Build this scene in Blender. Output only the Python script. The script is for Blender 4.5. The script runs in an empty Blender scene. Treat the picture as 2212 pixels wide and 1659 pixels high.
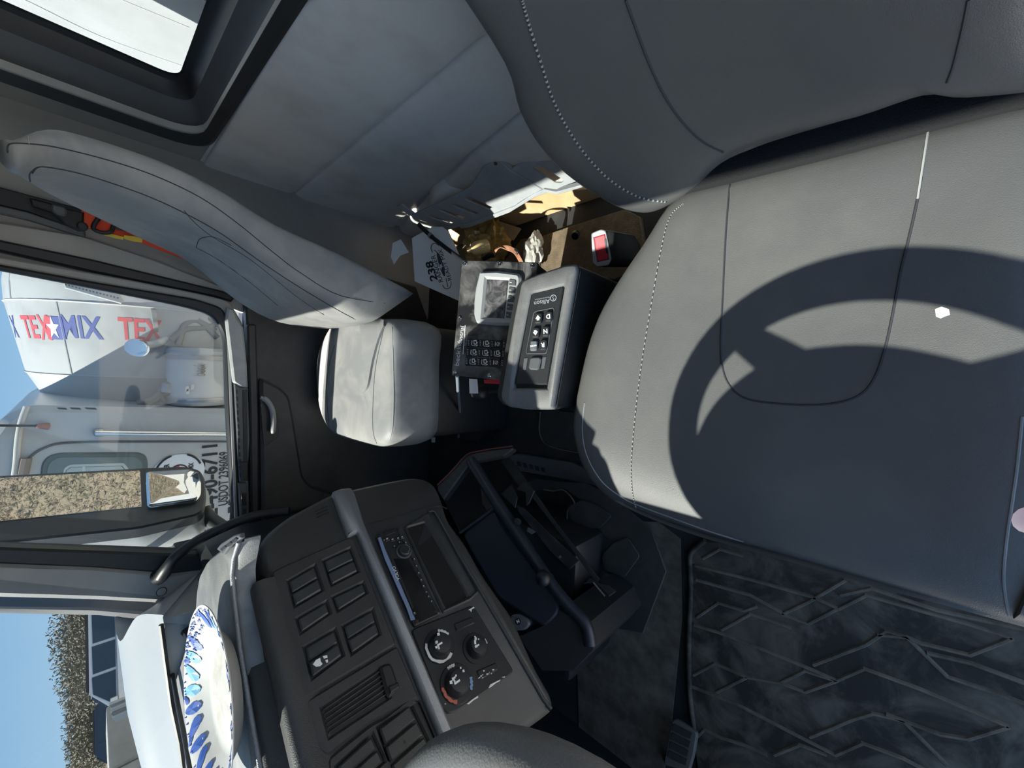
import bpy, bmesh, math, random
from mathutils import Vector, Matrix, geometry
from mathutils.bvhtree import BVHTree
random.seed(7)
V = Vector
COL = bpy.context.scene.collection
# ------------------------------------------------------------------ camera, light, exposure
FPX = 860.0; PITCH = math.radians(47.2); YAW = math.radians(4.0); CAM = V((0, 0, 1.25))
_fh = V((-math.sin(YAW), math.cos(YAW), 0)); _z = V((0, 0, 1))
CF = math.cos(PITCH)*_fh - math.sin(PITCH)*_z          # view direction
CD = -math.sin(PITCH)*_fh - math.cos(PITCH)*_z         # down in the cab, right in the (turned) frame
CR = V((math.cos(YAW), math.sin(YAW), 0))              # rearward in the cab, up in the frame
cd = bpy.data.cameras.new('camera'); cam = bpy.data.objects.new('camera', cd); COL.objects.link(cam)
cd.sensor_width = 36; cd.lens = FPX*36/2212; cd.clip_start = .005; cd.clip_end = 500
m = Matrix((CD, CR, -CF)).transposed().to_4x4(); m.translation = CAM; cam.matrix_world = m
bpy.context.scene.camera = cam
sc = bpy.context.scene
sc.view_settings.view_transform = 'Standard'; sc.view_settings.look = 'None'
sc.view_settings.gamma = 1; sc.view_settings.use_curve_mapping = False
sc.view_settings.exposure = 0.35
SUN_DIR = V((.44, -.075, -.50)).normalized()
sl = bpy.data.lights.new('sun', 'SUN'); sl.energy = 18.5; sl.angle = math.radians(.6); sl.color = (1, .95, .87)
so = bpy.data.objects.new('sun', sl); COL.objects.link(so)
so.rotation_euler = SUN_DIR.to_track_quat('-Z', 'Y').to_euler(); so.location = (-8, 3, 9)
w = bpy.data.worlds.new('sky'); sc.world = w; w.use_nodes = True
nt = w.node_tree; nt.nodes.clear()
o = nt.nodes.new('ShaderNodeOutputWorld'); bg = nt.nodes.new('ShaderNodeBackground')
tc = nt.nodes.new('ShaderNodeTexCoord'); sx = nt.nodes.new('ShaderNodeSeparateXYZ'); rp = nt.nodes.new('ShaderNodeValToRGB')
nt.links.new(tc.outputs['Generated'], sx.inputs[0]); nt.links.new(sx.outputs['Z'], rp.inputs[0])
nt.links.new(rp.outputs[0], bg.inputs[0]); nt.links.new(bg.outputs[0], o.inputs[0])
e = rp.color_ramp.elements
e[0].position = 0; e[0].color = (.44, .66, .90, 1); e[1].position = .8; e[1].color = (.20, .34, .58, 1)
k = e.new(.10); k.color = (.30, .53, .83, 1)
k = e.new(.3); k.color = (.25, .45, .76, 1)
bg.inputs[1].default_value = 1.75
# ------------------------------------------------------------------ helpers
def ray(px, py): return CF + (829.5-py)/FPX*CR + (px-1106)/FPX*CD
def W(px, py, ax, val):
    d = ray(px, py); i = 'xyz'.index(ax); return CAM + d*((val-CAM[i])/d[i])
class Pl:
    """a plane in the cab; .at() finds the point of it seen at a pixel of the photograph"""
    def __init__(s, P, n, up=None):
        s.P = V(P); s.n = V(n).normalized()
        up = V(up) if up is not None else (V((0, 0, 1)) if abs(s.n.z) < .9 else V((0, 1, 0)))
        s.e2 = (up-s.n*up.dot(s.n)).normalized(); s.e1 = s.e2.cross(s.n)
    def at(s, px, py, d=0):
        r = ray(px, py); P = s.P+s.n*d; return CAM + r*((P-CAM).dot(s.n)/r.dot(s.n))
    def to2(s, p): q = V(p)-s.P; return V((q.dot(s.e1), q.dot(s.e2)))
    def to3(s, u, d=0): return s.P+s.e1*u[0]+s.e2*u[1]+s.n*d
    def off(s, d): return Pl(s.P+s.n*d, s.n, s.e2)
def px2(pl, pts, d=0): return [pl.to2(pl.at(*p, d)) for p in pts]
def area2(p): return sum(p[i].x*p[(i+1) % len(p)].y-p[(i+1) % len(p)].x*p[i].y for i in range(len(p)))/2
def fillet(p, r, seg=4):
    out = []; n = len(p)
    for i in range(n):
        a, b, c = p[i-1], p[i], p[(i+1) % n]
        u = (a-b); v = (c-b); lu, lv = u.length, v.length
        if lu < 1e-6 or lv < 1e-6: continue
        q = min(r, lu*.45, lv*.45); A = b+u/lu*q; B = b+v/lv*q
        for k in range(seg+1):
            t = k/seg; out.append(A*(1-t)**2+b*2*t*(1-t)+B*t*t)
    return out
def inset(p, d):
    if area2(p) < 0: d = -d
    out = []; n = len(p)
    for i in range(n):
        a, b, c = p[i-1], p[i], p[(i+1) % n]
        u = (b-a); v = (c-b)
        if u.length < 1e-7 or v.length < 1e-7: out.append(b.copy()); continue
        u.normalize(); v.normalize()
        n1 = V((-u.y, u.x)); n2 = V((-v.y, v.x)); mm = n1+n2
        if mm.length < .3: out.append(b+n1*d); continue
        mm.normalize(); out.append(b+mm*(d/max(.45, mm.dot(n1))))
    return out
def plate2(pl, p2, th, d=0, bev=.0015, holes=(), bm=None):
    """a slab lying on a plane: outline and holes in plane coordinates, chamfered edge"""
    bm = bm or bmesh.new(); p2 = list(p2)
    if area2(p2) < 0: p2 = p2[::-1]
    hs = [list(h) if area2(h) < 0 else list(h)[::-1] for h in holes]
    loops = [p2]+hs
    caps = [inset(p2, bev)]+[inset(h, -bev) for h in hs] if bev else loops
    cv = [[bm.verts.new(pl.to3(u, d)) for u in L] for L in caps]
    sv = [[bm.verts.new(pl.to3(u, d-bev)) for u in L] for L in loops] if bev else cv
    bv = [[bm.verts.new(pl.to3(u, d-th)) for u in L] for L in loops]
    fl = [v for L in cv for v in L]; bl = [v for L in bv for v in L]
    tris = geometry.tessellate_polygon([[V((u.x, u.y, 0)) for u in L] for L in caps])
    def F(vs):
        try: bm.faces.new(vs)
        except ValueError: pass
    for t in tris: F([fl[i] for i in t]); F([bl[i] for i in reversed(t)])
    for A, B in ([(cv, sv), (sv, bv)] if bev else [(cv, bv)]):
        for LA, LB in zip(A, B):
            for i in range(len(LA)):
                j = (i+1) % len(LA); F([LA[i], LB[i], LB[j], LA[j]])
    bmesh.ops.recalc_face_normals(bm, faces=bm.faces)
    return bm
def plate(pl, pts, th, d=0, bev=.0015, holes=(), rnd=0, hr=0, bm=None):
    p = px2(pl, pts, d); hs = [px2(pl, h, d) for h in holes]
    if rnd: p = fillet(p, rnd)
    if hr: hs = [fillet(h, hr) for h in hs]
    return plate2(pl, p, th, d, bev, hs, bm)
def crom(pts, n=6, closed=False):
    pts = [V(p) for p in pts]; N = len(pts); out = []
    for i in range(N if closed else N-1):
        g = lambda k: pts[k % N] if closed else pts[max(0, min(N-1, k))]
        a, b, c, d = g(i-1), g(i), g(i+1), g(i+2)
        for k in range(n):
            t = k/n
            out.append(.5*((2*b)+(c-a)*t+(2*a-5*b+4*c-d)*t*t+(3*b-a-3*c+d)*t**3))
    if not closed: out.append(pts[-1])
    return out
def tube(pts, r, seg=8, closed=False, bm=None, flat=1.0, fdir=None):
    bm = bm or bmesh.new(); n = len(pts); rings = []; nrm = None
    for i in range(n):
        if closed: t = pts[(i+1) % n]-pts[i-1]
        else: t = pts[min(i+1, n-1)]-pts[max(i-1, 0)]
        t = t.normalized() if t.length else V((0, 0, 1))
        if fdir is not None: nrm = V(fdir)
        elif nrm is None: nrm = t.orthogonal()
        nrm = (nrm-t*nrm.dot(t))
        nrm = nrm.normalized() if nrm.length > 1e-6 else t.orthogonal().normalized()
        b = t.cross(nrm); rr = r[i] if isinstance(r, (list, tuple)) else r
        rings.append([bm.verts.new(pts[i]+(nrm*math.cos(a)*flat+b*math.sin(a))*rr) for a in [2*math.pi*k/seg for k in range(seg)]])
    for i in range(n if closed else n-1):
        A, B = rings[i], rings[(i+1) % n]
        for k in range(seg): bm.faces.new([A[k], A[(k+1) % seg], B[(k+1) % seg], B[k]])
    if not closed: bm.faces.new(rings[0][::-1]); bm.faces.new(rings[-1])
    bmesh.ops.recalc_face_normals(bm, faces=bm.faces)
    return bm
def loft(rings, caps=True, bm=None, closed=True):
    bm = bm or bmesh.new(); R = [[bm.verts.new(p) for p in r] for r in rings]; n = len(R[0])
    for a, b in zip(R, R[1:]):
        for k in range(n if closed else n-1):
            bm.faces.new([a[k], a[(k+1) % n], b[(k+1) % n], b[k]])
    if caps: bm.faces.new(R[0][::-1]); bm.faces.new(R[-1])
    bmesh.ops.recalc_face_normals(bm, faces=bm.faces)
    return bm
def box(lo, hi, bev=0, bm=None, rot=None, seg=2):
    b = bmesh.new(); lo = V(lo); hi = V(hi); c = (lo+hi)/2; s = hi-lo
    bmesh.ops.create_cube(b, size=1, matrix=Matrix.Diagonal((s.x, s.y, s.z, 1)))
    if bev: bmesh.ops.bevel(b, geom=b.edges[:], offset=bev, segments=seg, profile=.5, affect='EDGES')
    M_ = Matrix.Translation(c) @ (rot.to_4x4() if rot else Matrix()); bmesh.ops.transform(b, matrix=M_, verts=b.verts)
    return join(bm, b)
def join(bm, b):
    if bm is None: return b
    mp = {v: bm.verts.new(v.co) for v in b.verts}
    for f in b.faces:
        try: bm.faces.new([mp[v] for v in f.verts])
        except ValueError: pass
    b.free(); return bm
def lathe(prof, M_, seg=24, bm=None, caps=True):
    """prof: (radius, height) pairs; axis = local z of M_"""
    rings = [[M_ @ V((r*math.cos(a), r*math.sin(a), h)) for a in [2*math.pi*k/seg for k in range(seg)]] for r, h in prof]
    return loft(rings, caps, bm)
def frame(P, z, x=None):
    z = V(z).normalized(); x = V(x) if x is not None else z.orthogonal()
    x = (x-z*x.dot(z)).normalized(); y = z.cross(x)
    m_ = Matrix((x, y, z)).transposed().to_4x4(); m_.translation = P; return m_
def pad(outline, c, n, prof, bm=None):
    """upholstered block: an outline in space swept through (scale, offset along n) steps; offset may be a function of the point"""
    rings = []
    for s, h in prof:
        r = []
        for o_ in outline:
            p = c+(o_-c)*s; r.append(p+n*(h(p) if callable(h) else h))
        rings.append(r)
    return loft(rings, True, bm)
def bvh(bm): bm.verts.ensure_lookup_table(); return BVHTree.FromBMesh(bm)
def hit(t, px, py, off=0):
    d = ray(px, py).normalized(); p, n, _, _ = t.ray_cast(CAM, d)
    if p is None: return None
    if n.dot(d) > 0: n = -n
    return p+n*off
def seam(t, pts, r=.0012, n=8, off=0, dash=0, bm=None, closed=False):
    """thread or piping that follows an upholstered surface"""
    q = crom([V((*p, 0)) for p in pts], n, closed); P = [hit(t, p.x, p.y, off) for p in q]; P = [p for p in P if p]
    bm = bm or bmesh.new()
    if dash:
        for a, b in zip(P[::2], P[1::2]): tube([a, a.lerp(b, .75)], r, 5, bm=bm)
    elif len(P) > 2: tube(P, r, 6, bm=bm, closed=closed)
    return bm
def patch(t, pts, h=.004, step=14, lift=.0005, bm=None, smooth=0):
    """a thin raised panel lying on a curved surface"""
    if smooth: pts = [(q.x, q.y) for q in crom([V((*p, 0)) for p in pts], smooth, True)]
    poly = [V(p) for p in pts]; xs = [p.x for p in poly]; ys = [p.y for p in poly]
    inner = []
    def inside(x, y):
        c = False
        for i in range(len(poly)):
            a, b = poly[i-1], poly[i]
            if (a.y > y) != (b.y > y) and x < (b.x-a.x)*(y-a.y)/(b.y-a.y)+a.x: c = not c
        return c
    y = min(ys)+step/2
    while y < max(ys):
        x = min(xs)+step/2
        while x < max(xs):
            if inside(x, y) and min((V((x, y))-p).length for p in poly) > step*.4: inner.append(V((x, y)))
            x += step
        y += step
    n0 = len(poly)
    vs, _, fs, *_r = geometry.delaunay_2d_cdt(poly+inner, [(i, (i+1) % n0) for i in range(n0)], [list(range(n0))], 1, 1e-4)
    bm = bm or bmesh.new(); top = []; bot = []
    for v_ in vs:
        p = hit(t, v_.x, v_.y, 0); q = hit(t, v_.x, v_.y, h)
        if p is None: p = q = V((0, 0, 0))
        top.append(bm.verts.new(q)); bot.append(bm.verts.new(p-(q-p).normalized()*.002 if (q-p).length else p))
    ec = {}
    for f in fs:
        for a, b in zip(f, list(f[1:])+[f[0]]): ec[(a, b)] = 1
        try: bm.faces.new([top[i] for i in f])
        except ValueError: pass
    for a, b in list(ec):
        if (b, a) not in ec:
            try: bm.faces.new([top[b], top[a], bot[a], bot[b]])
            except ValueError: pass
    lo = [v_ for v_ in bm.verts if not v_.link_faces]
    bmesh.ops.delete(bm, geom=lo, context='VERTS'); bmesh.ops.recalc_face_normals(bm, faces=bm.faces)
    return bm
_fc = None
def text_bm(body, size, M_, th=.0006, bold=0, align='CENTER', sx_=1.0, space=1.0):
    """raised lettering; M_ gives place, x = reading direction, y = letter height, z = out of the surface"""
    c = bpy.data.curves.new('lettering', 'FONT'); c.body = body; c.size = size; c.align_x = align; c.align_y = 'CENTER'
    c.resolution_u = 3; c.offset = bold; c.extrude = th/2; c.space_character = space
    ob = bpy.data.objects.new('lettering', c); COL.objects.link(ob)
    dg = bpy.context.evaluated_depsgraph_get(); dg.update()
    me = bpy.data.meshes.new_from_object(ob.evaluated_get(dg)); bm = bmesh.new(); bm.from_mesh(me)
    bpy.data.objects.remove(ob); bpy.data.curves.remove(c); bpy.data.meshes.remove(me)
    bmesh.ops.transform(bm, matrix=M_ @ Matrix.Diagonal((sx_, 1, 1, 1)), verts=bm.verts)
    return bm
# ------------------------------------------------------------------ objects
def base(o_):
    p = V((0, 0, 0))
    while o_: p += V(o_.location); o_ = o_.parent
    return p
def prop(o_, label=None, cat=None, group=None, kind=None):
    for k_, v_ in (('label', label), ('category', cat), ('group', group), ('kind', kind)):
        if v_: o_[k_] = v_
    return o_
def mesh(name, bm, mat, smooth, origin):
    me = bpy.data.meshes.new(name); bm.normal_update(); bm.to_mesh(me); bm.free()
    me.transform(Matrix.Translation(-origin)); me.materials.append(mat)
    if smooth:
        me.polygons.foreach_set('use_smooth', [True]*len(me.polygons)); me.set_sharp_from_angle(angle=math.radians(smooth))
    me.update(); return me
def part(name, bm, mat, parent, smooth=35, label=None, kind=None):
    o_ = bpy.data.objects.new(name, mesh(name, bm, mat, smooth, base(parent))); COL.objects.link(o_); o_.parent = parent
    return prop(o_, label, kind=kind)
def thing(name, loc, label, cat, group=None):
    o_ = bpy.data.objects.new(name, None); COL.objects.link(o_); o_.location = loc; o_.empty_display_size = .05
    return prop(o_, label, cat, group)
def solo(name, bm, mat, label, cat, group=None, smooth=35, kind=None):
    bm.verts.ensure_lookup_table(); xs = [v_.co for v_ in bm.verts]
    c = V(((min(p.x for p in xs)+max(p.x for p in xs))/2, (min(p.y for p in xs)+max(p.y for p in xs))/2, min(p.z for p in xs)))
    o_ = bpy.data.objects.new(name, mesh(name, bm, mat, smooth, c)); COL.objects.link(o_); o_.location = c
    return prop(o_, label, cat, group, kind)
def struct(name, bm, mat, label=None, smooth=35):
    return solo(name, bm, mat, label, None, None, smooth, 'structure')
def dup(root, move, label=None):
    r = root.copy(); COL.objects.link(r); r.location = V(root.location)+V(move)
    if label: r['label'] = label
    for ch in list(root.children):
        c = ch.copy(); COL.objects.link(c); c.parent = r
        for g in list(ch.children): d = g.copy(); COL.objects.link(d); d.parent = c
    return r
# ------------------------------------------------------------------ materials
def M(name, col, rough=.6, metal=0, bump=0, bs=300, col2=None, ms=8, mix=.5, spec=.5, detail=4, coat=0, warp=0):
    m_ = bpy.data.materials.new(name); m_.use_nodes = True; t = m_.node_tree; b = t.nodes['Principled BSDF']
    b.inputs['Base Color'].default_value = (*col, 1); b.inputs['Roughness'].default_value = rough
    b.inputs['Metallic'].default_value = metal; b.inputs['Specular IOR Level'].default_value = spec
    b.inputs['Coat Weight'].default_value = coat
    tc_ = t.nodes.new('ShaderNodeTexCoord')
    if col2:
        n = t.nodes.new('ShaderNodeTexNoise'); n.inputs['Scale'].default_value = ms; n.inputs['Detail'].default_value = detail
        n.inputs['Roughness'].default_value = .62; n.inputs['Distortion'].default_value = warp
        r = t.nodes.new('ShaderNodeValToRGB'); r.color_ramp.elements[0].position = mix-.14; r.color_ramp.elements[1].position = mix+.16
        r.color_ramp.elements[0].color = (*col, 1); r.color_ramp.elements[1].color = (*col2, 1)
        t.links.new(tc_.outputs['Object'], n.inputs['Vector']); t.links.new(n.outputs['Fac'], r.inputs[0]); t.links.new(r.outputs[0], b.inputs['Base Color'])
    if bump:
        n = t.nodes.new('ShaderNodeTexNoise'); n.inputs['Scale'].default_value = bs; n.inputs['Detail'].default_value = 2
        bp = t.nodes.new('ShaderNodeBump'); bp.inputs['Strength'].default_value = bump; bp.inputs['Distance'].default_value = .002
        t.links.new(tc_.outputs['Object'], n.inputs['Vector']); t.links.new(n.outputs['Fac'], bp.inputs['Height']); t.links.new(bp.outputs[0], b.inputs['Normal'])
    return m_
def glass(name, col=(1, 1, 1), refl=.05, dust=0):
    m_ = bpy.data.materials.new(name); m_.use_nodes = True; t = m_.node_tree; t.nodes.clear()
    o_ = t.nodes.new('ShaderNodeOutputMaterial'); a = t.nodes.new('ShaderNodeBsdfTransparent'); g = t.nodes.new('ShaderNodeBsdfGlossy')
    a.inputs[0].default_value = (*col, 1); g.inputs['Roughness'].default_value = .02
    mx = t.nodes.new('ShaderNodeMixShader'); mx.inputs[0].default_value = refl
    t.links.new(a.outputs[0], mx.inputs[1]); t.links.new(g.outputs[0], mx.inputs[2]); last = mx
    if dust:
        d = t.nodes.new('ShaderNodeBsdfDiffuse'); d.inputs[0].default_value = (.8, .8, .78, 1)
        n = t.nodes.new('ShaderNodeTexNoise'); n.inputs['Scale'].default_value = 14; n.inputs['Detail'].default_value = 6
        ml = t.nodes.new('ShaderNodeMath'); ml.operation = 'MULTIPLY'; ml.inputs[1].default_value = dust
        m2 = t.nodes.new('ShaderNodeMixShader'); t.links.new(n.outputs['Fac'], ml.inputs[0]); t.links.new(ml.outputs[0], m2.inputs[0])
        t.links.new(mx.outputs[0], m2.inputs[1]); t.links.new(d.outputs[0], m2.inputs[2]); last = m2
    t.links.new(last.outputs[0], o_.inputs[0]); return m_
LEATHER = M('charcoal_leather', (.084, .084, .084), .47, bump=.22, bs=900, col2=(.112, .110, .104), ms=5, mix=.58)
LEATHER2 = M('dusty_grey_leather', (.21, .212, .215), .5, bump=.22, bs=900, col2=(.32, .31, .29), ms=7, mix=.55, warp=.6)
THREAD = M('pale_thread', (.34, .34, .33), .7)
SEAMDK = M('dark_seam', (.03, .031, .034), .7)
BLACK = M('black_plastic', (.016, .017, .019), .45, bump=.15, bs=700)
BLACKR = M('black_rubber', (.012, .012, .014), .5)
FUZZ = M('black_felt', (.008, .008, .009), .95, bump=.8, bs=400)
DASH = M('charcoal_dash_plastic', (.036, .036, .037), .52, bump=.35, bs=800, col2=(.045, .045, .044), ms=12)
DASHP = M('charcoal_panel_plastic', (.028, .028, .029), .5, bump=.2, bs=900, col2=(.04, .039, .038), ms=20, mix=.6)
DASHTOP = M('dusty_dash_top', (.16, .165, .17), .6, bump=.3, bs=500, col2=(.26, .26, .25), ms=14)
GREY = M('grey_trim_plastic', (.26, .255, .245), .5, bump=.15, bs=700, col2=(.31, .30, .285), ms=5)
GREYD = M('dark_grey_trim', (.085, .088, .094), .45, bump=.15, bs=600)
VINYL = M('soiled_grey_vinyl', (.66, .655, .645), .55, bump=.25, bs=700, col2=(.52, .50, .47), ms=5, mix=.6, detail=8)
BRACKET = M('grey_moulded_panel', (.30, .32, .34), .45, bump=.1, bs=500, col2=(.36, .37, .38), ms=20)
CARPET = M('black_floor_covering', (.018, .018, .019), .85, bump=.5, bs=350, col2=(.042, .039, .036), ms=9, mix=.62)
RUBBER = M('dirty_floor_rubber', (.034, .029, .024), .75, bump=.4, bs=120, col2=(.16, .128, .10), ms=8, mix=.57, detail=8, warp=.8, spec=.2)
DUSTRUB = M('dusty_floor_rubber', (.085, .07, .054), .8, bump=.4, bs=200, col2=(.18, .145, .11), ms=16, mix=.5, detail=8, spec=.2)
SILVER = M('silver_textured_trim', (.23, .24, .255), .38, metal=.5, bump=.5, bs=900)
WHITEP = M('white_paint', (.46, .465, .47), .35, col2=(.40, .40, .395), ms=2, mix=.6)
WHITEP2 = M('dirty_white_paint', (.40, .40, .395), .45, col2=(.27, .26, .245), ms=1.6, mix=.6, detail=8, warp=.8)
CHROME = M('chrome', (.75, .76, .78), .12, metal=1)
MIRROR = M('mirror_glass', (.9, .9, .9), .01, metal=1)
STEEL = M('dull_steel', (.35, .35, .36), .4, metal=.8)
REDP = M('red_button', (.62, .03, .05), .4)
ORANGE = M('orange_webbing', (.72, .06, .012), .6, bump=.3, bs=900)
YELLOW = M('yellow_tag', (.70, .50, .06), .6)
PAPER = M('white_paper', (.74, .74, .73), .7)
INKBLK = M('black_print', (.015, .015, .018), .6)
INKWHT = M('white_print', (.78, .78, .78), .5)
TAN = M('tan_board', (.52, .34, .17), .75, bump=.25, bs=60, col2=(.60, .43, .24), ms=12, mix=.5)
BROWNF = M('brown_dirty_floor', (.10, .075, .048), .9, bump=.8, bs=200, col2=(.17, .125, .08), ms=26)
GLASS = glass('tinted_door_glass', (.61, .635, .63), .03, .03)  # tint made deeper to dim the outside against the cab
WGLASS = glass('windscreen_glass', (.62, .64, .635), .03, .01)  # same deepened tint, holding down the brightness of the yard
# ------------------------------------------------------------------ the cab shell
XB = .65
struct('floor', box((-1.42, -.28, -.05), (.78, 1.86, 0)), CARPET)
struct('ceiling', box((-.52, -.3, 1.60), (.8, 1.86, 1.66), .02), GREY)
struct('wall_front', box((-1.38, -.28, 0), (-1.32, 1.38, .98)), BLACK)
struct('wall_front', box((-.76, 1.38, 0), (-.73, 1.775, 1.0)), BLACK)
struct('wall_front', box((-1.34, 1.34, 0), (-.74, 1.38, 1.0)), BLACK)
PB = Pl((XB, 0, 0), (-1, 0, 0))                        # back wall
def yz(pts): return [PB.to2((XB, y, z)) for y, z in pts]
def rrect(y0, y1, z0, z1, r): return fillet(yz([(y0, z0), (y1, z0), (y1, z1), (y0, z1)]), r, 5)
bm = plate2(PB, yz([(-.28, .972), (1.82, .972), (1.82, 1.62), (-.28, 1.62)]), .02, 0, .002, [rrect(-.02, 1.60, 1.0, 1.58, .10)])
wb = struct('wall_back', bm, GREY, 'grey moulded rear panel around the window')
# rear window surround: loops from the glass out to the panel
def wloop(x, y1, z0, r):
    c = fillet([V((y, z)) for y, z in ((.78*2-y1, z0), (y1, z0), (y1, 1.56), (.78*2-y1, 1.56))], r, 6); return [V((x, p.x, p.y)) for p in c]
L = [wloop(.775, 1.535, 1.062, .045), wloop(.765, 1.555, 1.045, .06), wloop(.745, 1.565, 1.035, .07), wloop(.725, 1.568, 1.03, .07)]
wn = bpy.data.objects.new('window_1', None); COL.objects.link(wn); wn.location = (.75, .78, 1.06); wn['kind'] = 'structure'
part('rubber_seal', loft(L, False), BLACKR, wn)
L2 = [wloop(.725, 1.568, 1.03, .07), wloop(.705, 1.60, 1.005, .09), wloop(.672, 1.625, .992, .10)]
part('reveal', loft(L2, False), GREYD, wn)
L3 = [wloop(.672, 1.625, .992, .10), wloop(.668, 1.66, .975, .11), wloop(.640, 1.662, .972, .11), wloop(.634, 1.645, .982, .10), wloop(.650, 1.61, 1.0, .10)]
part('window_frame', loft(L3, False), BLACK, wn)
part('pane', box((.772, .0, 1.04), (.778, 1.56, 1.6)), GLASS, wn)
# soft vinyl lining in three sewn panels
def lining(pts, puff, name):
    o3 = [PB.at(*p) for p in pts]; p2 = [PB.to2(p) for p in o3]; p2 = fillet(p2, .03, 4)
    c = sum(p2, V((0, 0)))/len(p2); o3 = [PB.to3(p) for p in p2]; c3 = PB.to3(c)
    return pad(o3, c3, PB.n, [(1, -.03), (1, .0), (.985, .006), (.95, .006+puff*.4), (.85, .006+puff*.75), (.65, .006+puff*.95), (.35, .006+puff), (.05, .006+puff)])
lb = bpy.data.objects.new('wall_lining', None); COL.objects.link(lb); lb.location = (XB, .8, .3); lb['kind'] = 'structure'
part('vinyl_panel', lining([(652, 0), (430, 368), (470, 395), (612, 430), (1052, 62), (1130, -20), (900, -90)], .006, 'a'), VINYL, lb, 60)
part('vinyl_panel', lining([(1056, 66), (616, 434), (690, 480), (820, 520), (1010, 330), (1180, 190), (1180, 60)], .012, 'b'), VINYL, lb, 60)
part('vinyl_panel', lining([(1012, 334), (830, 524), (880, 560), (960, 480), (1060, 350), (1130, 340), (1230, 330), (1230, 200), (1185, 195)], .022, 'c'), VINYL, lb, 60)
bm = box((XB+.002, -.28, 0), (XB+.02, 1.82, .972)); part('backing_board', bm, VINYL, lb)
# right side: pillar behind the door
PR = Pl((0, 1.78, 0), (0, -1, 0))
struct('wall_right', box((.2, 1.785, 0), (.78, 1.84, 1.62)), GREY)
struct('wall_right', box((-.78, 1.775, 0), (.22, 1.83, .84)), BLACK)
struct('wall_right', box((-.79, 1.72, .3), (-.70, 1.83, 1.03), .01), DASHP)
struct('wall_left', box((.36, -.30, 0), (.78, -.26, 1.62)), GREY)
t1 = bpy.data.objects.new('trim_1', None); COL.objects.link(t1); t1.location = (.3, 1.75, .6); t1['kind'] = 'structure'
pp = Pl((0, 1.765, 0), (0, -1, 0))
part('pillar_cover', plate(pp, [(-60, 470), (180, 510), (330, 560), (470, 615), (560, 660), (560, 690), (440, 640), (180, 570), (-60, 528)], .03, 0, .004), GREY, t1)
part('belt_channel', plate(pp, [(-60, 388), (60, 420), (180, 452), (175, 500), (60, 458), (-60, 430)], .02, .012, .003), BLACKR, t1)
part('channel_edge', plate(pp, [(-60, 430), (60, 458), (185, 500), (185, 512), (60, 474), (-60, 446)], .02, .018, .003), GREYD, t1)
part('door_seal', plate(pp, [(-60, 505), (200, 560), (480, 628), (510, 640), (500, 652), (460, 640), (200, 588), (-60, 530)], .03, .014, .006), BLACKR, t1)
sbt = thing('seat_belt', V((.32, 1.73, .5)), 'orange seat belt with black buckle on the grey pillar behind the passenger seat', 'seat belt')
PSB = Pl((0, 1.735, 0), (0, -1, 0))
part('webbing', plate(PSB, [(178, 448), (215, 459), (325, 490), (404, 535), (432, 556), (470, 590), (449, 579), (374, 551), (310, 526), (225, 506), (176, 486)], .004, .0, .001), ORANGE, sbt)
part('webbing_fold', plate(PSB, [(176, 448), (210, 458), (200, 496), (174, 486)], .004, .006, .001), ORANGE, sbt)
part('belt_loop', tube(crom([PSB.at(*p, .010) for p in [(221, 461), (214, 470), (204, 484), (202, 494), (212, 500), (226, 503), (240, 500), (246, 486), (254, 474)]], 4), .0055, 8), BLACKR, sbt, 60)
part('buckle_tongue', plate(PSB, [(248, 478), (262, 476), (280, 482), (290, 490), (284, 503), (246, 494)], .004, .012, .001, [[(272, 488), (281, 490), (279, 498), (271, 496)]], rnd=.002), M('brown_metal_tongue', (.05, .03, .028), .4), sbt)
part('height_adjuster', plate(PSB, [(62, 426), (108, 438), (150, 452), (182, 458), (180, 496), (170, 498), (140, 484), (110, 456), (68, 444)], .018, .012, .004, rnd=.004), BLACKR, sbt)
part('adjuster_button', plate(PSB, [(112, 440), (138, 446), (146, 456), (142, 468), (120, 462), (110, 452)], .012, .022, .004, rnd=.005), GREYD, sbt)
part('anchor_bolt', lathe([(.012, 0), (.012, .012), (.008, .015)], frame(PSB.at(178, 490, .012), PSB.n), 14), BLACK, sbt)
part('belt_tag', plate(PSB, [(222, 503), (232, 503), (268, 512), (266, 518), (250, 515), (224, 508)], .002, .005, .0004), YELLOW, sbt)
part('belt_tag', plate(PSB, [(268, 508), (290, 510), (308, 516), (307, 524), (290, 522), (268, 516)], .002, .005, .0004), YELLOW, sbt)
# ------------------------------------------------------------------ passenger door
d1 = bpy.data.objects.new('door_1', None); COL.objects.link(d1); d1.location = (-.25, 1.74, .1); d1['kind'] = 'structure'
PD = Pl((0, 1.74, 0), (0, -1, 0))
o_out = [(-60, 545), (200, 590), (420, 632), (495, 650), (525, 700), (532, 900), (540, 1110), (535, 1180), (510, 1215), (400, 1222), (-60, 1215)]
o_mid = [(-60, 560), (200, 608), (420, 645), (480, 664), (506, 715), (512, 900), (520, 1110), (514, 1168), (490, 1196), (400, 1203), (-60, 1196)]
o_in = [(-60, 572), (200, 622), (400, 662), (460, 680), (484, 725), (490, 900), (502, 1110), (496, 1158), (470, 1184), (400, 1190), (-60, 1176)]
part('window_frame', plate(PD, o_out, .035, .004, .004, [o_mid], rnd=.02, hr=.03), GREY, d1)
part('window_seal', plate(PD, o_mid, .03, .008, .006, [o_in], rnd=.02, hr=.03), BLACKR, d1)
part('pane', plate(PD, o_in, .005, -.018, 0, rnd=.03), GLASS, d1)
part('bead', plate(PD, [(490, 730), (497, 730), (516, 1150), (508, 1150)], .01, .012, .002), STEEL, d1)
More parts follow.
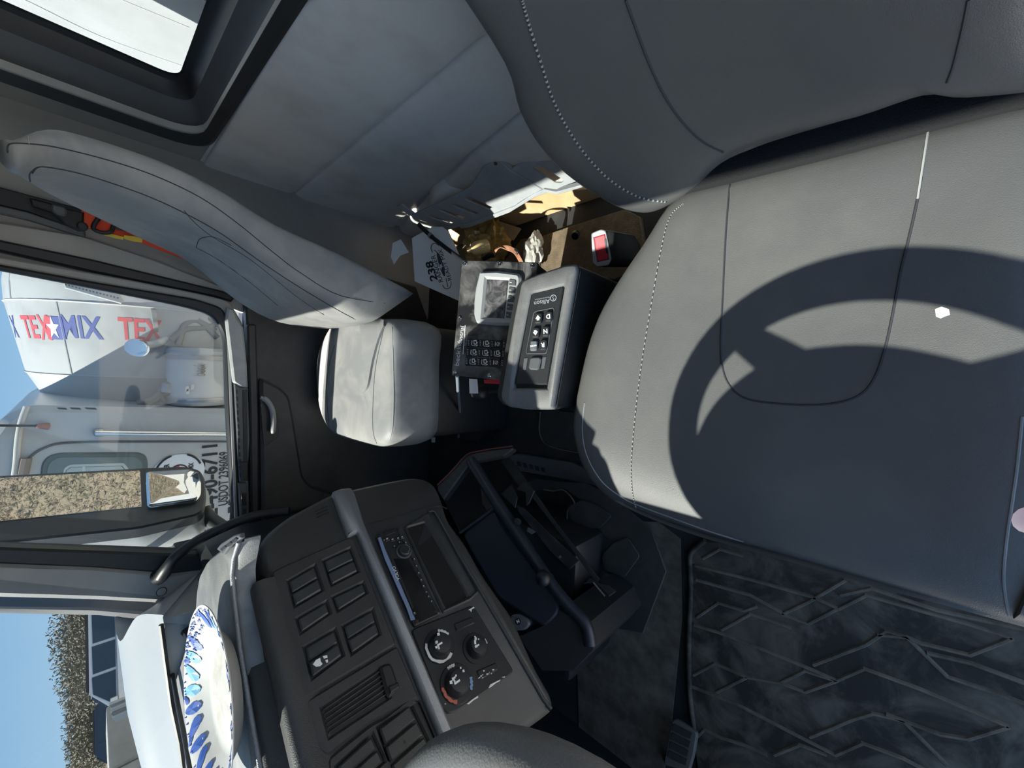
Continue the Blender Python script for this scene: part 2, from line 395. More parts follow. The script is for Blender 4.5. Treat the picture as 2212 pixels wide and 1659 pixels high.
# panel
part('door_panel', plate(PD, [(530, 655), (545, 900), (560, 1120), (560, 1260), (800, 1400), (1100, 1250), (1000, 900), (900, 620), (700, 560)], .04, .01, .006), DASHP, d1)
part('sill_cap', plate(PD, [(488, 690), (492, 664), (506, 668), (514, 690), (526, 706), (534, 790), (536, 838), (519, 836), (504, 826)], .03, .03, .006, rnd=.006), M('pale_sill_plastic', (.33, .345, .34), .5, bump=.2, bs=600, col2=(.40, .41, .40), ms=30), d1)
ch = plate(PD, [(506, 828), (519, 837), (536, 838), (540, 950), (534, 1040), (518, 1040)], .02, .026, .003)
part('slot_rail', ch, GREYD, d1)
bm = bmesh.new()
for i in range(13):
    y0 = 842+i*15; plate(PD, [(509+i*.75, y0), (513+i*.75, y0), (513.6+i*.75, y0+9), (509.6+i*.75, y0+9)], .003, .028, .0005, bm=bm)
part('slot', bm, BLACKR, d1)
part('channel', plate(PD, [(524, 842), (534, 842), (535, 1036), (527, 1036)], .004, .0285, .001), BLACKR, d1)
part('rail_end', plate(PD, [(519, 998), (536, 998), (536, 1038), (522, 1038)], .012, .036, .003), BLACK, d1)
sw = part('switch_panel', plate(PD, [(515, 1044), (534, 1044), (540, 1130), (520, 1128)], .02, .03, .003), GREYD, d1)
part('rocker', plate(PD, [(520, 1064), (532, 1066), (533, 1092), (522, 1092)], .008, .037, .002), BLACK, sw)
part('rocker', plate(PD, [(522, 1098), (532, 1098), (534, 1124), (524, 1124)], .008, .037, .002), BLACK, sw)
part('upper_band', plate(PD, [(534, 700), (554, 700), (560, 900), (560, 1180), (544, 1180), (540, 900)], .02, .024, .006, rnd=.01), DASHP, d1)
part('armrest_panel', plate(PD, [(562, 815), (610, 840), (626, 858), (634, 900), (655, 1030), (672, 1050), (800, 1090), (800, 1300), (568, 1200)], .03, .036, .01, rnd=.02), DASHP, d1)
cup = part('handle_recess', plate(PD, [(563, 856), (575, 858), (597, 890), (603, 930), (600, 945), (570, 965), (566, 920)], .004, .039, .001, rnd=.01), BLACKR, d1)
hp = crom([PD.at(*p, .066) for p in [(563, 858), (577, 866), (588, 885), (591, 910), (589, 936)]], 6)
part('pull_handle', tube(hp, [.006]*3+[.0095]*(len(hp)-5)+[.008, .006], 10), M('grey_handle', (.22, .23, .23), .4), d1)
# right front pillar, windscreen
tp = bpy.data.objects.new('trim_2', None); COL.objects.link(tp); tp.location = (-.85, 1.66, 1.0); tp['kind'] = 'structure'
PA = Pl((0, 1.67, 0), (.12, -1, 0))
part('pillar_cover', plate(PA, [(-80, 1214), (200, 1222), (370, 1238), (450, 1225), (470, 1265), (445, 1345), (400, 1330), (340, 1304), (200, 1297), (-80, 1290)], .05, .0, .012, rnd=.012), GREY, tp)
part('pillar_seal', plate(PA, [(-80, 1180), (200, 1190), (420, 1198), (470, 1190), (470, 1232), (370, 1240), (200, 1228), (-80, 1216)], .05, -.004, .006), BLACKR, tp)
cap_c = PA.at(349, 1278, .0); part('screw_cover', lathe([(.0115, -.002), (.0115, .0012), (.0105, .002)], frame(cap_c, PA.n), 20), GREY, tp)
part('cover_joint', lathe([(.0135, -.002), (.0135, .0006), (.0118, .0008)], frame(cap_c, PA.n), 20), BLACKR, tp)
gp = [W(347, 1246, 'y', 1.572), W(362, 1224, 'y', 1.55), W(385, 1198, 'y', 1.545), W(440, 1160, 'y', 1.56), W(520, 1124, 'y', 1.55), W(570, 1110, 'y', 1.54), W(625, 1104, 'y', 1.50)]
gh = thing('grab_handle', V((gp[0].x, gp[0].y, gp[-1].z)), 'black curved grab handle running from the grey pillar down to the dashboard', 'handle')
part('handle_bar', tube(crom(gp, 8), .0155, 12), BLACK, gh, 60)
part('mounting_foot', tube(crom([W(341, 1247, 'y', 1.585), W(352, 1240, 'y', 1.572), W(364, 1222, 'y', 1.55)], 4), [.024, .023, .022, .021, .020, .019, .018, .017, .0165], 12), BLACK, gh, 60)
PW = Pl((-.80, 0, 1.03), (.885, 0, .466))
wsn = bpy.data.objects.new('window_2', None); COL.objects.link(wsn); wsn.location = (-.95, .7, 1.05); wsn['kind'] = 'structure'
ws = [(-.80, -.25, 1.02), (-.80, 1.70, 1.02), (-.49, 1.66, 1.62), (-.49, -.22, 1.62)]
bm = bmesh.new(); n_ = V((-.82, 0, -.57)).normalized()*.006
A = [bm.verts.new(p) for p in ws]; B = [bm.verts.new(V(p)+n_) for p in ws]
bm.faces.new(A); bm.faces.new(B[::-1])
for i in range(4): bm.faces.new([A[i], B[i], B[(i+1) % 4], A[(i+1) % 4]])
part('pane', bm, WGLASS, wsn, 0)
# seal runs up the pillar and along the foot of the windscreen
so_ = [(-80, 1312), (200, 1316), (320, 1326), (365, 1342), (395, 1375), (410, 1420), (420, 1500), (425, 1720), (460, 1720), (460, 1300), (330, 1296), (200, 1290), (-80, 1286)]
bm = plate(PW, so_, .03, .012, .006)
part('window_seal', bm, BLACKR, wsn)
struct('trim_3', box((-.58, -.28, 1.57), (-.46, 1.72, 1.64), .02), GREY)
struct('leak_stop_1', box((-1.36, -.28, .95), (-.78, 1.36, 1.0), .01), BLACK)  # unseen cover, added to stop sun leaking in below the windscreen
struct('leak_stop_2', box((-.80, -.2, .90), (-.60, .95, .97), .01), BLACK)  # unseen deck, added to keep leaking sun off the lower console
struct('trim_4', tube([V((-.83, -.24, .95)), V((-.50, -.24, 1.62))], .035, 8), GREY)
# ------------------------------------------------------------------ driver's seat
ds = thing('drivers_seat', (.02, .165, 0), 'charcoal leather seat cushion and back filling the foreground, steering wheel shadow on it', 'seat')
oc = [(1470, 430), (1400, 530), (1330, 640), (1290, 730), (1265, 830), (1252, 910), (1257, 960), (1275, 1020), (1310, 1065), (1370, 1100), (1440, 1130), (1520, 1158), (1610, 1183), (1750, 1222), (1900, 1265), (2050, 1305), (2180, 1340)]
O = [W(*p, 'z', .53) for p in oc]
O += [V((-.258, -.15, .53)), V((-.23, -.168, .53)), V((-.1, -.172, .53)), V((.1, -.16, .53)), V((.24, -.145, .53)), V((.305, -.12, .53)), V((.316, -.05, .53)), V((.317, .08, .53)), V((.316, .2, .53))]
O = crom(O, 4, True); c = V((.02, .15, .53))
def tophz(base_h):
    def h(p):
        fr = max(0, (-p.x-.13)/.14); bol = min(1, abs(p.y-.15)/.26)
        return base_h - .022*fr*fr + .010*(bol**3) - .006*math.exp(-((p.x-.1)**2+(p.y-.13)**2)/.02)
    return h
prof = [(.0, -.13), (.9, -.13), (.97, -.11), (.985, -.06), (.992, -.03), (1, 0), (.995, .012), (.98, tophz(.022)), (.955, tophz(.029)), (.92, tophz(.033)), (.86, tophz(.036)), (.78, tophz(.036)), (.68, tophz(.034)), (.55, tophz(.032)), (.4, tophz(.030)), (.25, tophz(.029)), (.1, tophz(.029)), (.01, tophz(.029))]
cb = pad(O, c, V((0, 0, 1)), prof[1:]); TC = bvh(cb)
cush = part('seat_cushion', cb, LEATHER, ds, 70)
ins = [(1578, 378), (1568, 500), (1562, 620), (1557, 740), (1562, 800), (1580, 838), (1615, 862), (1680, 872), (1760, 875), (1820, 868), (1862, 850), (1890, 815), (1910, 760), (1926, 690), (1945, 590), (1962, 520), (1982, 430), (1996, 340), (2008, 258)]
part('seam', seam(TC, ins, .0016, 4), SEAMDK, cush)
part('seam', seam(TC, [(1982, 430), (1996, 340), (2008, 262)], .0012, 8, .001), THREAD, cush)
part('stitching', seam(TC, [(1476, 440), (1447, 470), (1428, 540), (1410, 640), (1393, 740), (1380, 830), (1370, 920), (1364, 1000), (1366, 1060), (1374, 1098)], .0011, 16, .0006, 1), THREAD, cush)
part('seam', seam(TC, [(1476, 440), (1447, 470), (1428, 540), (1410, 640), (1393, 740), (1380, 830), (1370, 920), (1364, 1000), (1366, 1060), (1374, 1098)], .0009, 6), SEAMDK, cush)
part('piping', seam(TC, [(1263, 870), (1258, 930), (1268, 985), (1300, 1040), (1345, 1075), (1380, 1092), (1450, 1118), (1540, 1150), (1606, 1170)], .0014, 6), LEATHER2, cush)
part('stitching', seam(TC, [(2208, 900), (2198, 1000), (2187, 1080), (2175, 1160), (2168, 1240), (2172, 1290), (2180, 1330)], .0014, 8), LEATHER2, cush)
part('bolster', pad([TC and p for p in [V((x, y, .575)) for x, y in ((-.25, -.125), (-.1, -.135), (.1, -.13), (.27, -.11), (.27, -.16), (0, -.19), (-.2, -.185), (-.25, -.165))]], V((0, -.15, .575)), V((0, 0, 1)), [(1, -.1), (1, -.02), (.95, -.006), (.8, .002), (.4, .006), (.05, .006)]), LEATHER, ds, 60)
# seat back, reclined
ar = math.radians(14); NB = V((-math.cos(ar), 0, math.sin(ar))); UB = V((math.sin(ar), 0, math.cos(ar))); PBK = Pl((.33, .165, .6), NB, UB)
bk = [(1085, 110), (1120, 220), (1165, 300), (1220, 360), (1290, 410), (1350, 441), (1405, 450), (1460, 430), (1500, 402), (1560, 345), (1640, 308), (1720, 281), (1870, 236), (2035, 176), (2140, 178)]
O2 = [PBK.at(*p) for p in bk]
lo = PBK.to2(O2[0]); mir = [(.30, -.03), (.285, .02), (.27, .1), (.262, .2), (.23, .42), (.19, .6), (.12, .68), (0, .7), (-.12, .68), (-.18, .6), (-.20, .5), (-.205, .42)]
sgn = 1 if PBK.e1.y > 0 else -1
O2 += [PBK.to3(V((-sgn*a, b))) for a, b in mir]
O2 = crom(O2, 4, True); cB = PBK.to3(V((sgn*.0, .28)))
def bh(k):
    def h(p):
        q = PBK.to2(p); return k - .012*math.exp(-(q.x/.13)**2)
    return h
bb = pad(O2, cB, NB, [(.85, -.13), (.95, -.115), (.99, -.08), (1, -.04), (.998, -.015), (.99, .0), (.975, .012), (.95, bh(.024)), (.92, bh(.031)), (.87, bh(.036)), (.8, bh(.039)), (.7, bh(.038)), (.55, bh(.037)), (.35, bh(.036)), (.15, bh(.036)), (.02, bh(.036))])
TB = bvh(bb); back = part('backrest', bb, LEATHER, ds, 70)
sb = [(1128, 0), (1145, 60), (1170, 140), (1195, 215), (1228, 280), (1270, 340), (1320, 390), (1380, 425), (1440, 436)]
part('stitching', seam(TB, sb, .0018, 14, .0004, 1), THREAD, back)
part('seam', seam(TB, sb, .0016, 6), SEAMDK, back)
part('seam', seam(TB, [(1352, 0), (1372, 55), (1400, 130), (1432, 200), (1470, 258), (1515, 304), (1562, 329)], .0016, 8), SEAMDK, back)
part('seam', seam(TB, [(2092, 0), (2080, 60), (2060, 140), (2046, 178)], .0014, 8), SEAMDK, back)
part('seat_base', box((-.2, -.08, .12), (.30, .40, .41), .03), BLACK, ds)
part('base_bracket', box((-.1, .0, 0), (.22, .32, .14), .01), BLACK, ds)
part('hinge_felt', box((.30, -.14, .40), (.43, .29, .575), .02), FUZZ, ds)
sp_ = plate(Pl((.335, 0, 0), (-.75, .5, .4)), [(1350, 450), (1385, 455), (1397, 500), (1385, 545), (1366, 548), (1360, 500)], .02, .0, .003); part('side_cover', sp_, M('pale_cover', (.38, .38, .37), .5), ds)
solo('paint_fleck', patch(TC, [(2020, 668), (2034, 662), (2050, 668), (2052, 680), (2040, 684), (2032, 688), (2022, 684)], .0006, 8), PAPER, 'small white fleck of paper on the charcoal driver seat cushion', 'scrap')
# ------------------------------------------------------------------ passenger seat
ps = thing('passenger_seat', (-.1, 1.33, 0), 'grey leather passenger seat with tall one piece back, by the far door', 'seat')
pc = [(735, 690), (800, 690), (858, 700), (858, 780), (857, 850), (856, 915), (850, 948), (828, 964), (790, 958), (745, 945), (716, 930), (698, 890), (690, 840), (690, 780), (705, 730)]
PO = crom([W(*p, 'z', .585) for p in pc], 4, True); cP = sum(PO, V())/len(PO)
def ph(k):
    def h(p): return k-.02*max(0, (-p.x-.22)/.13)**2
    return h
pb_ = pad(PO, cP, V((0, 0, 1)), [(.9, -.17), (1.0, -.16), (1.035, -.12), (1.035, -.06), (1.015, -.015), (1, 0), (.985, ph(.008)), (.96, ph(.014)), (.92, ph(.019)), (.85, ph(.023)), (.7, ph(.026)), (.5, ph(.028)), (.3, ph(.028)), (.1, ph(.028)), (.01, ph(.028))])
TP = bvh(pb_); pcu = part('seat_cushion', pb_, LEATHER2, ps, 70)
part('centre_panel', patch(TP, [(786, 690), (783, 740), (772, 785), (760, 820), (757, 840), (764, 850), (780, 851), (793, 843), (800, 825), (808, 780), (820, 735), (832, 695)], .008, 12, smooth=3), LEATHER2, pcu, 50)
part('seam', seam(TP, [(846, 700), (849, 780), (850, 860), (848, 920), (842, 950)], .0016, 6), THREAD, pcu)
part('seam', seam(TP, [(723, 745), (711, 790), (706, 850), (712, 930)], .0012, 6), SEAMDK, pcu)
part('seam', seam(TP, [(832, 700), (812, 790), (806, 870), (806, 930), (814, 958)], .0012, 6), SEAMDK, pcu)
Y1, Y2 = 1.10, 1.56
fi = [(42, 370), (120, 362), (230, 390), (400, 455), (500, 520), (600, 590), (700, 650), (768, 690)]
ri = [(30, 298), (108, 270), (205, 291), (360, 345), (480, 406), (600, 480), (740, 545), (880, 620)]
ff = [(24, 376), (66, 406), (130, 440), (300, 520), (405, 570), (510, 655), (600, 700), (702, 712)]
rings = []
FI = crom([W(*p, 'y', Y1+.03) for p in fi], 4); RI = crom([W(*p, 'y', Y1) for p in ri], 4); FF = crom([W(*p, 'y', y_) for p, y_ in zip(ff, (1.20, 1.27, 1.38, 1.50, 1.55, Y2, Y2, Y2))], 4)
N = len(FI)
def bring(F_, R_, G_, k=1):
    H = G_+(R_-F_)*.9; cc = (F_+R_+G_+H)/4
    q = [F_, G_, H, R_]; q = [cc+(p-cc)*k for p in q]; out = []
    for i in range(4):
        a, b, c_ = q[i-1], q[i], q[(i+1) % 4]
        ra = .04 if i in (0, 1) else .03
        A_ = b+(a-b).normalized()*min(ra, (a-b).length*.4); B_ = b+(c_-b).normalized()*min(ra, (c_-b).length*.4)
        for s in range(5): t = s/4; out.append(A_*(1-t)**2+b*2*t*(1-t)+B_*t*t)
    return out
for i in range(N): rings.append(bring(FI[i], RI[i], FF[i]))
up = V((.004, 0, .012)); top = []
for k, sc_ in ((.5, .93), (1.0, .74)): top.append(bring(FI[0]+up*k, RI[0]+up*k, FF[0]+up*k, sc_))
rings = top[::-1]+rings
dn = V((0, 0, -.06)); rings.append(bring(FI[-1]+dn, RI[-1]+dn*.8, FF[-1]+dn, .9))
b2 = loft(rings); TPB = bvh(b2); pbk = part('backrest', b2, LEATHER2, ps, 75)
part('seam', seam(TPB, [(70, 374), (82, 361), (110, 362), (170, 374), (240, 395), (330, 428), (410, 466), (480, 506), (560, 563), (640, 616), (720, 664), (768, 690)], .0014, 5), SEAMDK, pbk)
part('seam', seam(TPB, [(17, 330), (20, 312), (52, 310), (120, 318), (230, 345), (330, 378), (430, 425), (510, 480), (590, 545), (650, 590), (740, 640), (880, 660)], .0012, 5), SEAMDK, pbk)
part('seam', seam(TPB, [(66, 395), (64, 376), (78, 362)], .0012, 5), SEAMDK, pbk)
part('seam', seam(TPB, [(62, 285), (62, 310)], .001, 5, .001), THREAD, pbk)
part('seam', seam(TPB, [(398, 455), (420, 480), (460, 512), (540, 560), (640, 640), (700, 680)], .001, 5), SEAMDK, pbk)
part('seam', seam(TPB, [(424, 535), (430, 518), (445, 512), (465, 513), (500, 530)], .001, 5), SEAMDK, pbk)
part('seam', seam(TPB, [(424, 535), (470, 560), (540, 610), (600, 660)], .001, 5), SEAMDK, pbk)
part('seat_base', box((-.28, 1.16, 0), (.12, 1.52, .43), .03), BLACK, ps)
# ------------------------------------------------------------------ steering wheel
WC = V((-.51, .075, 1.045)); tl = math.radians(4); wa = V((math.cos(tl), 0, -math.sin(tl))); wb_ = V((0, 1, 0)); wnn = wa.cross(wb_)
st = thing('steering_wheel', V((WC.x, WC.y, .55)), 'black padded steering wheel rim at the near edge, sunlit along its inner side', 'steering wheel')
R_ = .238
part('rim', tube([WC+(wa*math.cos(a)+wb_*math.sin(a))*R_ for a in [2*math.pi*k/72 for k in range(72)]], .0225, 16, True, flat=1.15, fdir=None), M('worn_rim_leather', (.15, .15, .15), .36, bump=.25, bs=500), st, 80)
hub = fillet([V((-.14, -.17)), V((-.02, -.215)), V((.08, -.175)), V((.150, -.11)), V((.172, 0)), V((.150, .11)), V((.07, .19)), V((-.03, .222)), V((-.14, .18)), V((-.16, 0))], .05, 5)
PH = Pl(WC-wnn*.02, wnn if wnn.z > 0 else -wnn, wb_)
ax_ = lambda x, y: PH.to2(WC+wa*x+wb_*y)
part('airbag_cover', plate2(PH, [ax_(p.x, p.y) for p in hub], .05, .015, .02), BLACK, st)
for a0 in (25, -25, 165, 195):
    a = math.radians(a0); p0 = WC+(wa*math.cos(a)+wb_*math.sin(a))*.09-wnn*.02*(1 if wnn.z > 0 else -1); p1 = WC+(wa*math.cos(a*1.9 if abs(a0) < 90 else a)+wb_*math.sin(a*1.9 if abs(a0) < 90 else a))*R_
    part('spoke', tube([p0, p0.lerp(p1, .5), p1], [.03, .024, .016], 10), BLACK, st)
part('column', tube([WC-V((0, 0, .03)), V((-.60, .075, .8)), V((-.72, .075, .5))], .05, 14), BLACK, st)
# ------------------------------------------------------------------ dashboard, turned towards the driver
_A = math.radians(-38); _T = math.radians(5)
ND = V((math.cos(_A)*math.cos(_T), math.sin(_A)*math.cos(_T), math.sin(_T)))
PF = Pl(W(860, 1330, 'z', .875), ND)
def k1(*pts): return [(400+x/2.518, 1000+y/2.518) for x, y in pts]
db = thing('dashboard', V((-.62, .75, .45)), 'charcoal dashboard with switch panel, radio and heater knobs facing the driver', 'dashboard')
fo = [(556, 1182), (575, 1150), (622, 1112), (718, 1062), (761, 1052), (837, 1036), (888, 1027), (916, 1029), (940, 1041), (956, 1075), (968, 1119), (1008, 1171), (1043, 1234), (1071, 1274), (1111, 1330), (1160, 1440), (1195, 1500), (1200, 1528), (1180, 1545), (1090, 1610), (1000, 1700), (930, 1800), (720, 1830), (690, 1700), (640, 1500), (600, 1330), (566, 1215)]
part('fascia', plate(PF, fo, .30, 0, .012, rnd=.02), DASH, db, 50)
# lip, riser and dash top: swept along the fascia
eS = (PF.at(960, 1590)-PF.at(750, 1060)); eS.z = 0; eS.normalize(); nH = V((ND.x, ND.y, 0)).normalized()
pR = PF.at(556, 1262); pL = PF.at(650, 1760)
zt = (pR.z+pL.z)/2
def sweep(prof, s0, s1, n=2, taper=0):
    rings = []
    for i in range(n):
        t = i/(n-1); b = pR+eS*(s0+(s1-s0)*t); b = V((b.x, b.y, zt))
        q = 1-taper*(1-min(1, t*4)); rings.append([b+nH*x*1+V((0, 0, z*q)) for x, z in prof])
    return loft(rings)
LEN = (pL-pR).length
zt = 1.066
part('top_lip', sweep([(-.022, -.06), (.003, -.06), (.008, -.03), (.012, -.014), (.010, -.005), (.003, .0), (-.015, .001), (-.022, -.006)], .0, LEN, 10), DASH, db, 60)
part('hood_edge', sweep([(-.30, -.08), (-.058, -.08), (-.058, .010), (-.062, .016), (-.07, .018), (-.30, .018)], -.03, LEN, 8), DASH, db, 60)
part('gap_floor', sweep([(-.07, -.08), (-.01, -.08), (-.01, -.05), (-.07, -.05)], -.03, LEN, 2), BLACK, db, 60)
ztop = zt+.018
PT = Pl((0, 0, ztop), (0, 0, 1), (0, 1, 0))
part('dash_top', plate(PT, [(516, 1165), (476, 1184), (446, 1208), (430, 1240), (424, 1275), (420, 1340), (412, 1420), (405, 1560), (405, 1760), (560, 1760), (530, 1520), (510, 1350), (504, 1240)], .03, .004, .008, rnd=.012), DASHTOP, db, 50)
part('edge_trim', tube([PT.at(*p, .005) for p in [(516, 1170), (505, 1205), (501, 1240), (507, 1300), (519, 1400), (535, 1500), (552, 1600), (570, 1700)]], .0035, 8), SILVER, db, 60)
# corner grille on the dash top
vb = part('demister_grille', plate(PT, k1((170, 470), (190, 440), (260, 395), (295, 385), (300, 410), (240, 450), (205, 500)), .006, .010, .002), GREYD, db)
bm = bmesh.new()
for i in range(3):
    x = 188+i*30; y = 468-i*22
    plate(PT, k1((x, y), (x+24, y-18), (x+34, y-10), (x+10, y+12)), .003, .0115, .0005, bm=bm)
part('grille_slot', bm, BLACKR, vb)
# passenger end of the dash: round shoulder behind the speaker slits
part('speaker_slits', (lambda b: [plate(PF, k1((705+dx, 262+dy), (772+dx, 232+dy), (776+dx, 242+dy), (709+dx, 272+dy)), .004, .0008, .0003, bm=b) for dx, dy in ((0, 0), (4, 16), (8, 32))] and b)(bmesh.new()), BLACKR, db)
# switch panel
hA = k1((560, 640), (705, 555), (750, 690), (597, 780)); hB = k1((752, 530), (898, 462), (945, 588), (797, 665))
hC = k1((608, 845), (768, 752), (790, 815), (630, 925)); hD = k1((802, 728), (968, 648), (990, 705), (830, 806))
hE = k1((648, 1000), (815, 902), (860, 1045), (692, 1170)); hF = k1((858, 885), (1020, 795), (1060, 930), (905, 1040))
part('switch_bezel', plate(PF, k1((470, 595), (500, 575), (890, 402), (920, 415), (1150, 985), (650, 1285), (620, 1270)), .012, .006, .003, [hA, hB, hC, hD, hE, hF], rnd=.006), DASHP, db)
part('switch_backing', plate(PF, k1((480, 600), (890, 410), (1140, 980), (655, 1275)), .002, .0012, 0), BLACKR, db)
def lp(a, b, t): return (a[0]+(b[0]-a[0])*t, a[1]+(b[1]-a[1])*t)
SW = 'switches on the dashboard'
def rocker(h, t0, t1, mat=None, d=.0085):
    a, b, c_, e_ = h
    q = [lp(a, e_, t0), lp(b, c_, t0), lp(b, c_, t1), lp(a, e_, t1)]; cx = sum(p[0] for p in q)/4; cy = sum(p[1] for p in q)/4
    q = [(cx+(x-cx)*.93, cy+(y-cy)*.92) for x, y in q]
    return part('rocker_switch', plate(PF, q, .008, d, .0022, rnd=.002), mat or DASHROCK, db)
DASHROCK = M('worn_rocker_plastic', (.030, .032, .034), .42, bump=.15, bs=900, col2=(.045, .045, .045), ms=40, mix=.6)
for h in (hA, hB, hE, hF): rocker(h, .03, .49); rk = rocker(h, .51, .97, d=.0100 if h is not hE else .0125)
rocker(hC, .05, .95); rocker(hD, .05, .95)
res = [[(695, 1095), (712, 1070), (735, 1060), (738, 1080), (748, 1092), (735, 1105), (712, 1108)], [(748, 1050), (772, 1045), (775, 1058), (756, 1064)], [(762, 1072), (776, 1068), (778, 1084), (768, 1086)]]
bm = bmesh.new()
for r in res: plate(PF, k1(*r), .001, .0132, .0002, bm=bm)
part('glue_residue', bm, PAPER, db, kind='stuff', label='white glue residue on the rocker switch')
# air vent
part('vent_bezel', plate(PF, k1((652, 1296), (1155, 992), (1275, 1275), (1000, 1420), (770, 1600), (720, 1560)), .012, .006, .003, [k1((742, 1330), (1060, 1118), (1112, 1275), (785, 1492))], rnd=.006), DASHP, db)
part('vent_cavity', plate(PF, k1((735, 1325), (1062, 1110), (1120, 1280), (780, 1500)), .002, .0014, 0), BLACKR, db)
a, b, c_, e_ = (748, 1335), (1055, 1125), (1106, 1272), (788, 1485)
for i in range(6):
    t0 = (i+.18)/6.2; t1 = (i+.52)/6.2
    part('slat', plate(PF, k1(lp(a, e_, t0), lp(b, c_, t0), lp(b, c_, t1), lp(a, e_, t1)), .004, .0068, .001), DASHROCK, db)
tb = part('thumb_slider', plate(PF, k1((1058, 1112), (1080, 1092), (1118, 1085), (1132, 1110), (1162, 1200), (1150, 1235), (1112, 1278), (1096, 1262)), .012, .011, .004, rnd=.004), BLACK, db)
part('slider_grip', plate(PF, k1((1105, 1215), (1160, 1190), (1166, 1218), (1118, 1252)), .004, .0145, .0015), BLACKR, tb)
# lower switches by the wheel
hG = k1((1050, 1440), (1222, 1305), (1345, 1560), (1150, 1740)); hH = k1((825, 1650), (1018, 1475), (1085, 1620), (890, 1800))
part('lower_switch_bezel', plate(PF, k1((775, 1610), (1005, 1425), (1280, 1282), (1400, 1560), (1400, 1900), (800, 1900)), .012, .006, .003, [hG, hH], rnd=.006), DASHP, db)
part('switch_backing', plate(PF, k1((785, 1620), (1280, 1290), (1390, 1570), (1390, 1880), (810, 1880)), .002, .0013, 0), BLACKR, db)
for t0, t1 in ((.02, .33), (.35, .66), (.68, .99)): g_ = rocker(hG, t0, t1, d=.012)
for t0, t1 in ((.02, .49), (.51, .98)): rocker(hH, t0, t1, d=.011)
part('switch_hole', plate(PF, k1((1188, 1512), (1196, 1506), (1204, 1520), (1194, 1528)), .002, .0126, 0), BLACKR, db)
# silver strip
part('trim_strip', plate(PF, k1((800, 152), (850, 134), (905, 130), (925, 160), (975, 320), (1480, 1490), (1410, 1530), (1330, 1345), (938, 372), (886, 396)), .016, .012, .005, rnd=.004), SILVER, db, 50)
# radio
rd = thing('car_radio', PF.at(870, 1245)-V((0, 0, .03)), 'black slim radio with knob and small buttons set in the charcoal dash', 'radio')
part('faceplate', plate(PF, k1((1040, 395), (1148, 345), (1395, 815), (1250, 888)), .04, .009, .003, rnd=.004), BLACK, rd)
part('display_window', plate(PF, k1((1130, 520), (1215, 520), (1330, 740), (1375, 820), (1262, 870), (1225, 790)), .002, .0098, .0004), M('radio_window', (.006, .006, .008), .12), rd)
part('cd_slot', plate(PF, k1((1092, 455), (1104, 450), (1245, 785), (1235, 792)), .002, .0100, .0003), BLACKR, rd)
part('blue_band', plate(PF, k1((1048, 408), (1064, 402), (1088, 470), (1232, 800), (1252, 850), (1228, 856), (1205, 790), (1085, 520)), .002, .0098, .0003), M('radio_band', (.16, .21, .33), .3), rd)
kc = PF.at(400+1190/2.518, 1000+482/2.518, .009)
kb = part('knob', lathe([(.0125, 0), (.0125, .003), (.0115, .009), (.0095, .0105), (.004, .0100), (.0005, .0100)], frame(kc, ND), 24), BLACK, rd)
part('knob_ring', lathe([(.0150, 0), (.0150, .0014), (.0128, .0018)], frame(kc, ND), 28), GREYD, rd)
bm = bmesh.new()
for i in range(6):
    a_ = math.radians(200+i*26); p = kc+ND*.0106+(PF.e1*math.cos(a_)+PF.e2*math.sin(a_))*.008
    lathe([(.0012, 0), (.0012, .0006)], frame(p, ND), 8, bm)
part('knob_rib', bm, STEEL, kb, kind='stuff')
bts = [(1098, 412, 16), (1128, 415, 15), (1158, 408, 13), (1180, 402, 13), (1138, 452, 10), (1166, 430, 10), (1200, 432, 10), (1246, 520, 8), (1258, 558, 9), (1270, 596, 9), (1284, 634, 9), (1297, 668, 9), (1312, 700, 9), (1325, 724, 8), (1340, 750, 8), (1248, 815, 12), (1083, 418, 7)]
for x, y, r in bts:
    part('button', plate(PF, k1((x-r, y-r*.4), (x+r*.5, y-r), (x+r, y+r*.4), (x-r*.5, y+r)), .003, .0112, .0008), BLACK, rd)
bm = bmesh.new()
for x, y, r in bts: plate(PF, k1((x-r*.35, y-r*.1), (x+r*.2, y-r*.35), (x+r*.35, y+r*.1), (x-r*.2, y+r*.35)), .001, .0116, 0, bm=bm)
part('button_print', bm, M('faint_print', (.4, .4, .4), .5), rd, kind='stuff')
part('usb_socket', plate(PF, k1((1085, 378), (1138, 358), (1142, 376), (1090, 396)), .002, .0100, .0004), BLACKR, rd)
bm = bmesh.new()
for x, y in ((1062, 385), (1158, 358), (1262, 860), (1360, 808)): lathe([(.003, 0), (.003, .0012), (.0012, .0014)], frame(PF.at(400+x/2.518, 1000+y/2.518, .009), ND), 10, bm)
part('key_hole', bm, BLACKR, rd, kind='stuff')
VL = M('pale_badge', (.55, .58, .64), .4)
a_, b_ = k1((1153, 652), (1126, 578)); ABAD = (a_, b_)
# storage slot under the radio
cub = part('storage_slot_bezel', plate(PF, k1((1190, 345), (1325, 265), (1360, 262), (1600, 700), (1555, 745), (1405, 815)), .012, .005, .003, [k1((1208, 350), (1305, 322), (1535, 725), (1412, 788))], rnd=.004, hr=.004), DASHP, db)
part('storage_cavity', plate(PF, k1((1200, 345), (1308, 315), (1545, 730), (1408, 795)), .002, .0014, 0), M('slot_black', (.003, .003, .003), .9), db)
part('cavity_wall', plate(PF, k1((1268, 440), (1305, 330), (1345, 395), (1275, 450)), .001, .0018, 0), BLACK, db)
